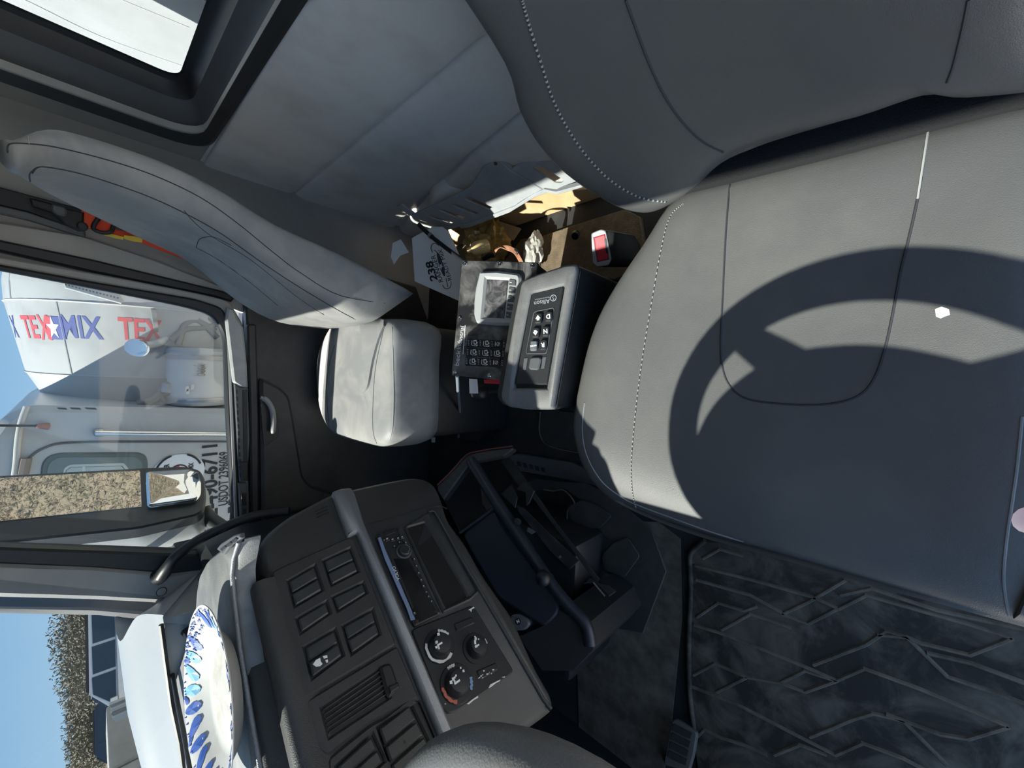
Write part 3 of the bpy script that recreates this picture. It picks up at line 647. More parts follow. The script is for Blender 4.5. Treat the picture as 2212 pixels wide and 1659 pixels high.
# heater controls
part('heater_panel', plate(PF, k1((1232, 912), (1255, 895), (1560, 775), (1580, 790), (1790, 1130), (1760, 1160), (1480, 1350), (1430, 1365), (1400, 1340)), .008, .004, .002, rnd=.006), BLACK, db)
bm = bmesh.new()
for r in ([(1540, 800), (1570, 782), (1574, 788), (1560, 795), (1556, 812), (1550, 800)], [(1650, 1225), (1660, 1205), (1690, 1190), (1715, 1178), (1712, 1186), (1690, 1198), (1665, 1218)], [(1532, 1310), (1560, 1288), (1592, 1266), (1594, 1276), (1570, 1290), (1545, 1312)], [(1722, 1165), (1742, 1160), (1738, 1168)], [(1410, 1310), (1418, 1306), (1418, 1314)]):
    plate(PF, k1(*r), .001, .0046, 0, bm=bm)
part('paint_chip', bm, PAPER, db, label='white chips in the black heater panel', kind='stuff')
WORN = M('worn_white_scale', (.62, .61, .58), .6)
def knob(x, y, r, arcs, col=None):
    c_ = PF.at(400+x/2.518, 1000+y/2.518, .004)
    kk = part('heater_knob', lathe([(r*.72, 0), (r*.72, .006), (r*.62, .014), (r*.56, .017), (r*.3, .018), (.0005, .018)], frame(c_, ND, PF.e1), 28), BLACK, db)
    part('scale_ring', lathe([(r, -.002), (r, .0006), (r*.96, .002), (r*.76, .0022)], frame(c_, ND, PF.e1), 36), BLACKR, kk)
    for a0, a1, mt in arcs:
        bm = bmesh.new(); n = 10
        p = []
        for i in range(n+1): a_ = math.radians(a0+(a1-a0)*i/n); p.append(V((math.cos(a_), math.sin(a_)))*r*(.95+.03*math.sin(i*2.2)))
        for i in range(n, -1, -1): a_ = math.radians(a0+(a1-a0)*i/n); p.append(V((math.cos(a_), math.sin(a_)))*r*(.80+.03*math.sin(i*1.7+1)))
        pl_ = Pl(c_, ND, PF.e2); plate2(pl_, p, .001, .0031, 0, bm=bm); part('scale_mark', bm, mt, kk)
    bm = bmesh.new(); pl_ = Pl(c_, ND, PF.e2)
    rnd = random.Random(int(x))
    for i in range(7):
        a_ = rnd.uniform(-1, 2.2); q = V((math.cos(a_), math.sin(a_)))*r*rnd.uniform(.3, .58); s = r*rnd.uniform(.05, .1)
        plate2(pl_, [q+V((-s, -s*.5)), q+V((s*.6, -s)), q+V((s, s*.5)), q+V((-s*.4, s))], .001, .0186, 0, bm=bm)
    part('paint_chip', bm, PAPER, kk, kind='stuff')
    part('pointer', plate2(pl_, [V((-r*.05, r*.05)), V((r*.05, r*.05)), V((r*.05, r*.42)), V((-r*.05, r*.42))], .001, .0188, 0), INKWHT, kk)
REDS = M('red_scale', (.45, .12, .07), .6); BLUS = M('blue_scale', (.20, .32, .50), .6)
knob(1382, 998, .027, [(55, 215, WORN), (-70, -20, WORN)])
knob(1580, 1008, .025, [(-100, -80, WORN)])
knob(1476, 1200, .029, [(75, 150, REDS), (-20, 10, WORN), (-140, -100, BLUS)])
part('button', plate(PF, k1((1462, 875), (1560, 835), (1575, 870), (1478, 915)), .006, .006, .0015, rnd=.002), BLACKR, db)
bt = part('button', plate(PF, k1((1585, 1130), (1690, 1085), (1705, 1120), (1605, 1180)), .006, .006, .0015, rnd=.002), BLACKR, db)
bm = bmesh.new(); rnd = random.Random(3)
for i in range(12):
    x = rnd.uniform(1595, 1695); y = 1160-(x-1595)*.42+rnd.uniform(-18, 18); s = rnd.uniform(2, 6)
    plate(PF, k1((x-s, y), (x, y-s*.8), (x+s, y), (x, y+s)), .001, .0066, 0, bm=bm)
part('paint_chip', bm, PAPER, bt, kind='stuff')
# raised edges along the fascia bottom
part('lower_edge', tube([PF.at(*p, .0) for p in k1((1320, 270), (1340, 262), (1360, 268), (1500, 520), (1620, 720), (1760, 960), (1870, 1150), (1950, 1290), (1990, 1340))], .004, 8), DASH, db, 60)
part('joint_line', tube([PF.at(*p, .0003) for p in k1((1000, 330), (1150, 290), (1320, 240), (1390, 232), (1425, 250))], .0012, 6), BLACKR, db)
part('passenger_side_body', box((-.73, .98, .42), (-.62, 1.68, .99), .04), BLACK, db)
# ------------------------------------------------------------------ paper plate on the dash top
pz = ztop+.006
pc_ = W(474, 1500, 'z', pz+.018); PLR = .132
pt = thing('paper_plate', V((pc_.x, pc_.y, pz)), 'white paper plate with blue leaf border on the dash top, under the windscreen', 'plate')
PAPERW = M('paper_plate_white', (.50, .50, .49), .6, col2=(.45, .44, .42), ms=30, mix=.6)
fr_ = frame(V((pc_.x, pc_.y, pz+.009)), V((0, 0, 1))+nH*.065)
part('plate_body', lathe([(.0005, .002), (.070, .002), (.082, .004), (.098, .016), (.122, .025), (PLR, .027), (PLR, .0255), (.122, .0232), (.098, .0140), (.084, .0015), (.07, .0), (.0005, .0)], fr_, 64, caps=False), PAPERW, pt, 50)
part('centre_stain', lathe([(.0005, .0026), (.062, .0026), (.066, .0022)], fr_, 40, caps=False), M('plate_stain', (.46, .45, .43), .6, col2=(.33, .29, .24), ms=30, mix=.6, detail=8, warp=1), pt)
BLU = M('blue_leaf_print', (.025, .085, .36), .5); BLU2 = M('pale_blue_leaf_print', (.16, .42, .60), .5)
rnd = random.Random(11); bA = bmesh.new(); bB = bmesh.new()
def leaf(ang, rr, L_, wd, tilt, tgt):
    pts = []
    def sz(r): return .025+(r-.122)/.01*.002 if r > .122 else .016+(r-.098)/.024*.009 if r > .098 else .004+(r-.082)/.016*.012
    for i in range(12):
        t = 2*math.pi*i/12; x = L_*.5*math.cos(t); y = wd*.5*math.sin(t)*(1-.45*math.cos(t))
        xx = x*math.cos(tilt)-y*math.sin(tilt); yy = x*math.sin(tilt)+y*math.cos(tilt)
        r = rr+xx; a = ang+yy/rr; pts.append(fr_ @ V((r*math.cos(a), r*math.sin(a), sz(r)+.0011)))
    c = sum(pts, V())/12; vs = [tgt.verts.new(p) for p in pts]; cc_ = tgt.verts.new(c+V((0, 0, .0012)))
    for i in range(12): tgt.faces.new([cc_, vs[i], vs[(i+1) % 12]])
for i in range(26):
    a = i*2*math.pi/26
    if i % 13 in (0, 1): continue
    pale = (i//3) % 3 == 1
    leaf(a, .110, .036, .0165, rnd.uniform(-.6, .6), bB if pale else bA)
    if i % 2: leaf(a+.11, .123, .017, .0085, rnd.uniform(-1, 1), bA)
    for k in range(3): leaf(a+rnd.uniform(0, .22), .126+rnd.uniform(-.004, .003), .005, .0028, 0, bA)
for k in range(60): leaf(.3+rnd.uniform(-.5, .5), rnd.uniform(.104, .129), .006, .003, rnd.uniform(-1, 1), bA)
for bb_ in (bA, bB): bmesh.ops.recalc_face_normals(bb_, faces=bb_.faces)
part('leaf_print', bA, BLU, pt, 0, kind='stuff'); part('leaf_print', bB, BLU2, pt, 0, kind='stuff')
# ------------------------------------------------------------------ gear selector console
PG = Pl(V((.03, .53, .635)), V((.06, -.30, .95)))
def k4(*pts): return [(900+x/4.609, 540+y/4.609) for x, y in pts]
gc = thing('gear_selector_console', V((.05, .5, 0)), 'dark grey console block with gear keypad between the two seats', 'console')
topP = k4((1040, 300), (1200, 235), (1480, 142), (1590, 135), (1600, 200), (1370, 1510), (1360, 1590), (1100, 1590), (900, 1560), (840, 1500), (832, 1440), (960, 700))
part('console_top', plate(PG, topP, .05, 0, .006, [k4((1130, 440), (1455, 355), (1465, 370), (1290, 1375), (965, 1375), (960, 1340))], rnd=.012), M('dusty_console_plastic', (.12, .12, .12), .6, bump=.3, bs=600, col2=(.17, .168, .165), ms=18, mix=.6), gc, 50)
t3 = [PG.to3(q) for q in fillet(px2(PG, topP), .012)]
# body walls flare down to the floor
cc3 = sum(t3, V())/len(t3)
def sk(k, dz): return [V((cc3.x+(p.x-cc3.x)*k, cc3.y+(p.y-cc3.y)*k+(.02*dz if p.y < cc3.y else .02), p.z-.012-(p.z-.05)*dz*.95)) for p in t3]
part('console_body', loft([sk(.995, 0), sk(.995, .08), sk(.99, .5), sk(.98, 1)]), BLACK, gc, 50)
kp = k4((1145, 435), (1458, 360), (1462, 372), (1300, 1340), (985, 1340), (980, 1330))
kpad = part('keypad', plate(PG, kp, .03, -.003, .002, rnd=.003), BLACK, gc)
part('keypad_frame', plate(PG, k4((1160, 625), (1185, 605), (1360, 570), (1372, 590), (1298, 1020), (1280, 1035), (1095, 1035), (1085, 1015)), .002, -.0018, .0006, [k4((1170, 628), (1190, 612), (1352, 580), (1362, 595), (1290, 1012), (1275, 1026), (1100, 1026), (1094, 1012))], rnd=.002), GREYD, kpad)
keys = [('D', 1310, 660, 0), ('N', 1282, 808, 0), ('R', 1257, 943, 0), ('dn', 1208, 678, 1), ('up', 1182, 820, 1), ('MODE', 1162, 952, 2)]
_a = PG.at(*k4((1322, 500))[0]); _b = PG.at(*k4((1165, 530))[0]); rdir = (_b-_a).normalized(); udir = PG.n.cross(rdir)
for nm, x, y, kind in keys:
    q = k4((x-30, y-50), (x+38, y-52), (x+30, y+48), (x-38, y+52))
    kk = part('key', plate(PG, q, .012, .0035, .002, rnd=.004), M('worn_key', (.12, .13, .14), .45) if nm == 'MODE' else BLACK, kpad)
    mm_ = Matrix((rdir, udir, PG.n)).transposed().to_4x4(); mm_.translation = PG.at(*k4((x, y))[0], .0037)
    if nm in 'DNR': b_ = text_bm(nm, .0125, mm_, .0006, .0003)
    elif nm == 'MODE': b_ = text_bm(nm, .0048, mm_, .0006, .0001)
    else:
        s = -1 if nm == 'dn' else 1; pl_ = Pl(mm_.translation, PG.n, udir); s2 = .0055
        b_ = plate2(pl_, [V((-s2, -.001*s)), V((s2, -.001*s)), V((0, s2*1.15*s))], .0006, .0003, 0)
        plate2(pl_, [V((-s2*.5, -.001*s)), V((s2*.5, -.001*s)), V((s2*.5, -s2*.8*s)), V((-s2*.5, -s2*.8*s))], .0006, .0003, 0, bm=b_)
        b2_ = text_bm('-' if nm == 'dn' else '+', .006, Matrix.Translation(PG.n*.0004) @ mm_, .0005); part('key_sign', b2_, INKBLK, kpad)
    part('key_letter', b_, INKWHT, kpad)
part('rocker_key', plate(PG, k4((1128, 1075), (1160, 1065), (1225, 1065), (1240, 1085), (1215, 1180), (1195, 1195), (1125, 1190), (1112, 1170)), .008, .003, .0025, rnd=.003), M('grey_key', (.09, .095, .10), .4), kpad)
for q in (k4((1068, 1078), (1108, 1072), (1090, 1192), (1056, 1192)), k4((1252, 1068), (1292, 1062), (1272, 1178), (1238, 1182))):
    part('indicator_strip', plate(PG, q, .002, -.0015, .0005), GREYD, kpad)
def fittext(pl, body, a, b, size, lift, mat, parent, bold=0, th=.0005, name='lettering'):
    """lettering that runs exactly from pixel a to pixel b"""
    A_, B_ = pl.at(*a), pl.at(*b); x = (B_-A_).normalized(); y = pl.n.cross(x); m_ = Matrix((x, y, pl.n)).transposed().to_4x4(); m_.translation = (A_+B_)/2+pl.n*lift
    b_ = text_bm(body, size, Matrix(), th, bold); xs = [v_.co.x for v_ in b_.verts]; w_ = max(xs)-min(xs); c_ = (max(xs)+min(xs))/2
    bmesh.ops.transform(b_, matrix=m_ @ Matrix.Diagonal(((B_-A_).length/w_, 1, 1, 1)) @ Matrix.Translation((-c_, 0, 0)), verts=b_.verts)
    return part(name, b_, mat, parent)
fittext(PG, 'Allison', k4((1322, 500))[0], k4((1165, 530))[0], .0125, -.0026, M('grey_print', (.38, .39, .41), .4), kpad)
fittext(PG, 'TRANSMISSION', k4((1325, 463))[0], k4((1172, 492))[0], .0035, -.0026, M('grey_print2', (.30, .31, .33), .4), kpad)
lc = PG.at(*k4((1362, 478))[0], -.0028); bm = lathe([(.0066, 0), (.0066, .0009), (.0054, .0009), (.0054, 0)], frame(lc, PG.n), 24, caps=False)
text_m = mm_.copy(); text_m.translation = lc+PG.n*.0004; join(bm, text_bm('S', .009, text_m, .0006)); part('emblem', bm, M('grey_print3', (.38, .39, .41), .4), kpad)
fittext(PF, 'VOLVO', ABAD[0], ABAD[1], .0085, .0102, VL, rd, .0001)
# ------------------------------------------------------------------ space behind the seats
def k3(*pts): return [(840+x/3.687, 300+y/3.687) for x, y in pts]
PK = Pl((.56, 1.05, .30), (-.88, -.15, .45))
br = thing('slotted_bracket', PK.at(1040, 430)-V((0, 0, .12)), 'grey moulded bracket with four slots and a fold, against the rear vinyl lining', 'bracket')
sl_ = [k3((305, 615), (340, 610), (515, 672), (490, 684)), k3((395, 566), (430, 560), (612, 632), (585, 645)), k3((495, 528), (530, 518), (714, 592), (690, 606)), k3((600, 478), (640, 464), (828, 548), (795, 562))]
part('slotted_face', plate(PK, k3((165, 612), (330, 545), (640, 393), (705, 300), (760, 205), (870, 130), (980, 235), (1235, 405), (1150, 445), (1000, 545), (700, 660), (560, 700), (470, 728), (240, 645)), .006, 0, .0015, sl_, rnd=.006, hr=.003), BRACKET, br)
PK2 = Pl(PK.at(*k3((1100, 320))[0]), (-.70, -.45, .55))
part('single_slot_face', plate(PK2, k3((978, 236), (1010, 215), (1255, 100), (1420, 240), (1545, 372), (1500, 386), (1330, 428), (1235, 406)), .006, .002, .0015, [k3((1148, 232), (1190, 212), (1232, 226), (1398, 332), (1378, 348), (1328, 346))], rnd=.004, hr=.004), BRACKET, br)
part('fold', plate(PK, k3((760, 215), (860, 150), (960, 250), (1225, 404), (1150, 440), (1020, 520)), .004, .003, .002, rnd=.004), BRACKET, br)
part('lower_flange', plate(PK.off(.004), k3((555, 692), (700, 656), (1000, 541), (1150, 441), (1235, 404), (1330, 424), (1530, 370), (1545, 388), (1340, 447), (1262, 432), (1160, 468), (960, 590), (640, 708), (572, 716)), .02, .004, .002), BRACKET, br)
part('clip_tab', plate(PK, k3((65, 540), (100, 522), (150, 560), (205, 600), (165, 615)), .008, .002, .001), BRACKET, br)
part('screw', lathe([(.006, -.001), (.006, .003), (.004, .004)], frame(PK.at(*k3((852, 192))[0], .001), PK.n), 14), M('rusty_screw', (.10, .055, .04), .6), br)
# white jug behind the bracket
jb = Pl((.615, 1.3, .33), (-1, -.2, .3))
jo = crom([jb.at(*p) for p in k3((310, 560), (325, 420), (360, 350), (430, 315), (520, 318), (610, 350), (665, 370), (660, 520), (500, 640), (330, 640))], 3, True)
jc = sum(jo, V())/len(jo)
solo('plastic_jug', pad(jo, jc, jb.n, [(.8, -.10), (.95, -.08), (1, -.04), (.97, -.01), (.9, .01), (.75, .025), (.5, .033), (.2, .036), (.02, .036)]), M('white_plastic', (.62, .61, .59), .4), 'rounded white plastic jug showing behind the slotted grey bracket', 'jug', smooth=70)
# tan carton walls and dirty floor of the storage space
sb_ = thing('storage_tub', (.60, .95, .0), 'open tan storage box behind the seats, its inner wall lit by the sun', 'box')
PTN = Pl((.625, .9, .1), (-.97, -.05, .2))
part('back_wall', plate(PTN, k3((470, 720), (760, 640), (1130, 440), (1260, 420), (1600, 400), (1900, 480), (1870, 580), (1430, 712), (1215, 785), (1040, 840), (560, 980)), .012, 0, .002), TAN, sb_)
PTL = Pl(PTN.at(*k3((1215, 780))[0]), (-.55, .78, .3))
part('side_wall', plate(Pl(PTN.at(*k3((760, 660))[0], .03), (-.6, -.6, .5)), k3((755, 655), (830, 645), (1220, 770), (1050, 835), (940, 790)), .008, 0, .001), TAN, sb_)
PBR = Pl((0, 0, .02), (0, 0, 1), (0, 1, 0))
part('tub_floor', plate(PBR, k3((1050, 800), (1215, 775), (1430, 700), (1880, 560), (2000, 620), (2050, 1000), (1800, 1120), (1490, 1090), (1270, 1100), (900, 1000)), .02, 0, .002), BROWNF, sb_)
rnd = random.Random(5)
def crumple(c, r, seed, amp=.3, sub=3, sq=(1, 1, 1)):
    b = bmesh.new(); bmesh.ops.create_icosphere(b, subdivisions=sub, radius=1)
    from mathutils import noise
    for v_ in b.verts:
        n = v_.co.normalized(); k_ = 1+amp*(noise.noise(n*2.1+V((seed, 0, 0)))+.55*noise.noise(n*5+V((0, seed, 0)))); q = n*k_*r
        v_.co = V((q.x*sq[0], q.y*sq[1], q.z*sq[2]))+c
    return b
AMB = M('amber_plastic_film', (.42, .25, .06), .18, bump=.6, bs=40, col2=(.60, .42, .16), ms=22, mix=.5); AMB.node_tree.nodes['Principled BSDF'].inputs['Transmission Weight'].default_value = .25
solo('plastic_bag', crumple(W(*k3((780, 840))[0], 'z', .13), .085, 3.3, .5, 4, (1, 1.1, .8)), AMB, 'crumpled amber plastic bag lying in the tan storage box', 'bag', smooth=25)
solo('plastic_bottle', lathe([(.0005, 0), (.022, .0), (.026, .006), (.026, .05), (.020, .066), (.011, .072), (.011, .085), (.0005, .086)], frame(W(*k3((790, 850))[0], 'z', .20), (-.3, .35, .7)), 20), M('clear_amber', (.70, .52, .26), .1), 'small amber bottle on the crumpled plastic bag', 'bottle', smooth=50)
wr = thing('wire_loom', W(*k3((930, 930))[0], 'z', .18), 'loop of thin copper coloured wires with a black tie, beside the amber bag', 'wires')
WIR = M('copper_wire', (.45, .22, .13), .4)
for i in range(7):
    o_ = i*5; part('wire', tube(crom([W(*k3((815+o_*.6, 930+o_*.3))[0], 'z', .22), W(*k3((850+o_, 880-o_*.4))[0], 'z', .235+.002*i), W(*k3((930+o_*.5, 850+o_*1.2))[0], 'z', .24), W(*k3((1010-o_*.3, 885+o_))[0], 'z', .235), W(*k3((1072-o_, 985))[0], 'z', .20)], 6), .0016, 6), WIR, wr, 60)
part('cable_tie', tube(crom([W(*k3((1005, 880))[0], 'z', .243), W(*k3((1024, 898))[0], 'z', .243), W(*k3((1020, 915))[0], 'z', .24)], 4), .004, 8), BLACKR, wr)
part('sleeve', tube(crom([W(*k3((760, 950))[0], 'z', .20), W(*k3((800, 930))[0], 'z', .215), W(*k3((850, 920))[0], 'z', .22)], 5), .010, 10), BLACKR, wr)
WRP = M('milky_wrap', (.62, .60, .55), .25, bump=.5, bs=60); WRP.node_tree.nodes['Principled BSDF'].inputs['Transmission Weight'].default_value = .3
solo('plastic_wrap', crumple(W(*k3((1155, 890))[0], 'z', .07), .045, 8.1, .35, 4, (1.5, .8, .8)), WRP, 'crumpled milky plastic wrap on the brown floor of the storage box', 'wrapper', smooth=25)
cp_ = W(*k3((1490, 755))[0], 'z', .035)
solo('bottle_cap', lathe([(.014, .0), (.014, .034), (.012, .036), (.011, .036), (.011, .012), (.0005, .012)], frame(cp_, ray(*k3((1440, 750))[0])*-1+V((-.4, 0, .2))), 20), BLACKR, 'small round black cap lying on the brown floor behind the seats', 'cap')
# belt buckle
bk_ = thing('seat_belt_buckle', W(*k3((1760, 900))[0], 'z', .02), 'grey seat belt buckle with large red release button', 'buckle')
PBU = Pl(W(*k3((1690, 870))[0], 'z', .30), (-.45, -.35, .82))
fo_ = k3((1610, 755), (1690, 722), (1728, 735), (1772, 962), (1752, 1006), (1655, 1020), (1625, 985))
f3 = [PBU.at(*p) for p in fo_]; f3 = [PBU.to3(p) for p in fillet([PBU.to2(p) for p in f3], .005, 3)]
sh = PBU.at(*k3((1880, 850))[0])-PBU.at(*k3((1700, 870))[0]); sh = sh*.9+V((0, 0, -.05))
ctr = sum(f3, V())/len(f3)
part('buckle_body', loft([f3, [p+sh*.3 for p in f3], [ctr+(p-ctr)*.9+sh for p in f3], [ctr+(p-ctr)*.5+sh*1.25 for p in f3]]), BLACK, bk_, 50)
part('face_frame', plate(PBU, fo_, .006, .004, .002, [k3((1632, 785), (1722, 758), (1752, 962), (1660, 985))], rnd=.005), M('worn_grey_frame', (.42, .43, .46), .5), bk_)
part('release_button', plate(PBU, k3((1634, 787), (1720, 760), (1750, 958), (1662, 982)), .008, .0045, .002, rnd=.003), REDP, bk_)
part('tongue_slot', plate(PBU, k3((1715, 800), (1728, 798), (1745, 912), (1732, 916)), .002, .0052, 0), BLACKR, bk_)
part('stalk', tube([ctr+sh, ctr+sh*1.1+V((.02, 0, -.12)), V((ctr.x+.04, ctr.y-.05, .03))], .013, 8), BLACKR, bk_)
# folder with the company mark
PFD = Pl(W(*k3((390, 960))[0], 'z', .34), (-.35, -.55, .75))
fd = thing('paper_folder', PFD.at(*k3((390, 960))[0])-V((0, 0, .14)), 'white folder printed 238 leaning behind the seats, in blue shade', 'folder')
part('cover', plate(PFD, k3((182, 790), (345, 702), (575, 975), (555, 1290), (205, 1135)), .012, 0, .001), PAPER, fd)
part('inner_sheets', plate(PFD, k3((335, 700), (425, 700), (475, 745), (585, 990), (575, 1010)), .010, -.002, .001), PAPER, fd)
rd_ = (PFD.at(*k3((410, 900))[0])-PFD.at(*k3((440, 1130))[0])); 
def ptext(pl, body, c, a, b, size, mat, parent, lift=.0005, bold=0, sx_=1, th=.0006, name='lettering', space=1):
    """lettering centred at pixel c, reading from pixel a towards pixel b"""
    x = (pl.at(*b)-pl.at(*a)).normalized(); y = pl.n.cross(x); m_ = Matrix((x, y, pl.n)).transposed().to_4x4(); m_.translation = pl.at(*c)+pl.n*lift
    return part(name, text_bm(body, size, m_, th, bold, sx_=sx_, space=space), mat, parent)
K = lambda x, y: k3((x, y))[0]
fittext(PFD, '238', K(365, 1130), K(320, 975), .040, .0005, INKBLK, fd, .0012)
fittext(PFD, 'RANGER', K(418, 1140), K(352, 925), .026, .0005, INKBLK, fd)
fittext(PFD, 'READY MIX', K(490, 1125), K(408, 878), .022, .0005, INKBLK, fd)
e2 = [(415+math.cos(t)*30-math.sin(t)*14, 1000+math.cos(t)*95*1.0+math.sin(t)*10) for t in [2*math.pi*i/24 for i in range(24)]]
part('oval_mark', plate(PFD, k3(*e2), .0006, .0006, 0), M('blue_black_print', (.03, .035, .06), .5), fd)
star = [(415+(16 if i % 2 == 0 else 7)*math.sin(i*math.pi/5+.3), 1015+(30 if i % 2 == 0 else 13)*math.cos(i*math.pi/5+.3)) for i in range(10)]
part('star_mark', plate(PFD, k3(*star), .0006, .0012, 0), PAPER, fd)
for pts in ([(348, 905), (335, 870), (345, 840), (370, 832), (398, 850)], [(430, 1165), (445, 1190), (475, 1192), (494, 1172), (495, 1135)], [(362, 885), (385, 905)], [(455, 1110), (470, 1180)]):
    part('border_line', tube(crom([PFD.at(*K(*p), .0006) for p in pts], 4), .0013, 6), INKBLK, fd)
rdp = [W(*K(240, 682), 'z', .44), W(*K(330, 770), 'z', .43), W(*K(470, 880), 'z', .41), W(*K(600, 975), 'z', .40)]
ro = thing('black_rod', rdp[-1], 'thin black rod with a steel collar lying across the white folder', 'rod')
part('rod', tube(crom(rdp, 4), .0075, 10), BLACKR, ro, 60)
part('collar', tube([rdp[1].lerp(rdp[0], .05), rdp[1].lerp(rdp[2], .08)], .0092, 12), STEEL, ro, 60)
PTG = Pl(W(*K(80, 890), 'z', .42), (-.3, -.6, .7))
solo('paper_tag', plate(PTG, k3((15, 940), (30, 830), (95, 800), (160, 905), (90, 930), (40, 1000)), .002, 0, .0004), PAPER, 'small crumpled grey paper tag tucked behind the passenger seat', 'tag')
# ------------------------------------------------------------------ mixer control box
PX = Pl(W(1060, 690, 'z', .50), (.05, -.28, .95))
bx = thing('mixer_control_box', V((.12, .85, 0)), 'black mixer control box with a grey framed display and key grid', 'control box')
fp = k4((450, 100), (830, 108), (1205, 122), (1195, 300), (1150, 900), (1080, 1320), (345, 1248))
part('faceplate', plate(PX, fp, .012, 0, .002, rnd=.004), M('scuffed_black_panel', (.016, .016, .018), .3, col2=(.22, .215, .21), ms=9, mix=.56, detail=9, warp=1.2), bx)
fb = [PX.at(*p) for p in fp]; fcen = sum(fb, V())/len(fb)
part('enclosure', loft([[fcen+(p-fcen)*.97-PX.n*.012 for p in fb], [fcen+(p-fcen)*.97-PX.n*.09 for p in fb]]), BLACK, bx)
part('pedestal', box((.0, .78, 0), (.26, .94, .42), .01), BLACK, bx)
bz = part('display_bezel', plate(PX, k4((620, 212), (800, 205), (1015, 232), (1035, 270), (1030, 420), (985, 640), (945, 748), (760, 745), (590, 728), (562, 640), (565, 500), (580, 380)), .02, .016, .006, [k4((690, 285), (906, 297), (862, 678), (655, 668))], rnd=.006), M('grey_bezel', (.36, .37, .38), .35), bx)
part('screen', plate(PX, k4((684, 280), (912, 292), (866, 684), (650, 672)), .003, .010, .0005), M('scratched_screen', (.05, .052, .055), .25, col2=(.20, .19, .20), ms=22, mix=.55, detail=8, warp=2), bz)
for (x, y) in ((955, 322), (950, 398), (942, 484), (932, 565), (922, 645)):
    bb_ = part('soft_key', plate(PX, k4((x-32, y-34), (x+26, y-24), (x+32, y-10), (x+28, y+34), (x-38, y+28)), .004, .0185, .001, rnd=.002), GREYD, bz)
    part('key_mark', plate(PX, k4((x-30, y-2), (x-8, y), (x-8, y+4), (x-30, y+2)), .0005, .0189, 0), INKWHT, bb_)
for x, y in ((485, 135), (832, 138), (1155, 152), (430, 678), (380, 1216), (725, 1250)):
    sc_o = part('screw', lathe([(.0062, 0), (.0062, .002), (.005, .0032), (.0028, .0032), (.0024, .0012), (.0005, .0012)], frame(PX.at(*k4((x, y))[0]), PX.n), 16), CHROME, bx)
K4 = lambda x, y: k4((x, y))[0]
fittext(PX, 'beck', K4(402, 1150), K4(420, 1000), .021, .0005, INKWHT, bx, -.0002)
fittext(PX, 'industrial', K4(421, 985), K4(458, 758), .021, .0005, INKWHT, bx, -.0002)
part('underline', plate(PX, k4((458, 1038), (464, 1038), (486, 750), (480, 750)), .0005, .0006, 0), INKWHT, bx)
fittext(PX, '(877) 711-BECK', K4(474, 955), K4(490, 835), .006, .0005, M('grey_ink', (.4, .4, .4), .5), bx)
fittext(PX, 'beckindustrial.com', K4(489, 955), K4(508, 815), .0052, .0005, M('grey_ink2', (.35, .35, .35), .5), bx)
PIC = INKWHT
for r in range(3):
    for c_ in range(4):
        x = 560+c_*117-r*9; y = 925+r*92+c_*6
        if x > 950: continue
        kk = part('membrane_key', plate(PX, k4((x-52, y-42), (x+58, y-38), (x+52, y+46), (x-60, y+42)), .002, .0014, .0006, rnd=.002), M('key_black_%d%d' % (r, c_), (.014, .014, .016), .3), bx)
        bm = bmesh.new()
        if (r, c_) in ((0, 2), (2, 2)):
            lathe([(.0052, 0), (.0052, .0005), (.0043, .0005), (.0043, 0)], frame(PX.at(*K4(x+18, y), .0016), PX.n), 20, bm, caps=False)
            plate(PX, k4((x+8, y+12), (x+12, y+16), (x+30, y-10), (x+26, y-14)), .0004, .0019, 0, bm=bm)
        else:   # little mixer truck pictogram
            plate(PX, k4((x+6, y-26), (x+34, y-30), (x+40, y+2), (x+30, y+18), (x+8, y+14)), .0004, .0019, 0, bm=bm, holes=[k4((x+13, y-18), (x+29, y-21), (x+33, y), (x+27, y+9), (x+14, y+6))])
            plate(PX, k4((x-10, y+22), (x+38, y+28), (x+38, y+33), (x-10, y+27)), .0004, .0019, 0, bm=bm)
            for q in (-2, 24): lathe([(.002, 0), (.002, .0005), (.0005, .0005)], frame(PX.at(*K4(x+42, y+q), .0016), PX.n), 10, bm)
        plate(PX, k4((x-12, y-24), (x-6, y-24), (x-10, y+20), (x-16, y+20)), .0004, .0019, 0, bm=bm)
        for q in range(4): plate(PX, k4((x-48, y-26+q*15), (x-38, y-26+q*15), (x-38, y-22+q*15), (x-48, y-22+q*15)), .0003, .0018, 0, bm=bm)
        part('pictogram', bm, PIC, kk, kind='stuff')
part('cable', tube(crom([W(988, 812, 'z', .44), W(990, 850, 'z', .36), W(993, 900, 'z', .25), W(990, 944, 'z', .12)], 6), .006, 8), M('grey_cable', (.16, .19, .23), .5), bx, 60)
jk = thing('joystick', V((-.06, .86, 0)), 'black ridged joystick knob below the mixer control box', 'joystick')
jc = W(1036, 848, 'z', .36)
part('knob', crumple(jc, .030, 2.2, .10, 3, (1, .95, 1)), BLACKR, jk, 60)
part('shaft', tube([jc, V((jc.x+.02, jc.y+.02, .02))], .009, 8), BLACK, jk, 60)
solo('white_label_plate', plate(Pl(W(1020, 840, 'z', .42), (0, -.3, .95)), [(1013, 818), (1030, 819), (1032, 850), (1014, 850)], .003, 0, .0005), PAPER, 'small white plate beside the joystick under the control box', 'label')
solo('red_strip', plate(Pl(W(1060, 825, 'z', .43), (0, -.3, .95)), [(1045, 820), (1085, 818), (1085, 830), (1046, 828)], .003, 0, .0005), REDP, 'narrow red strip below the control box, above the joystick', 'label')
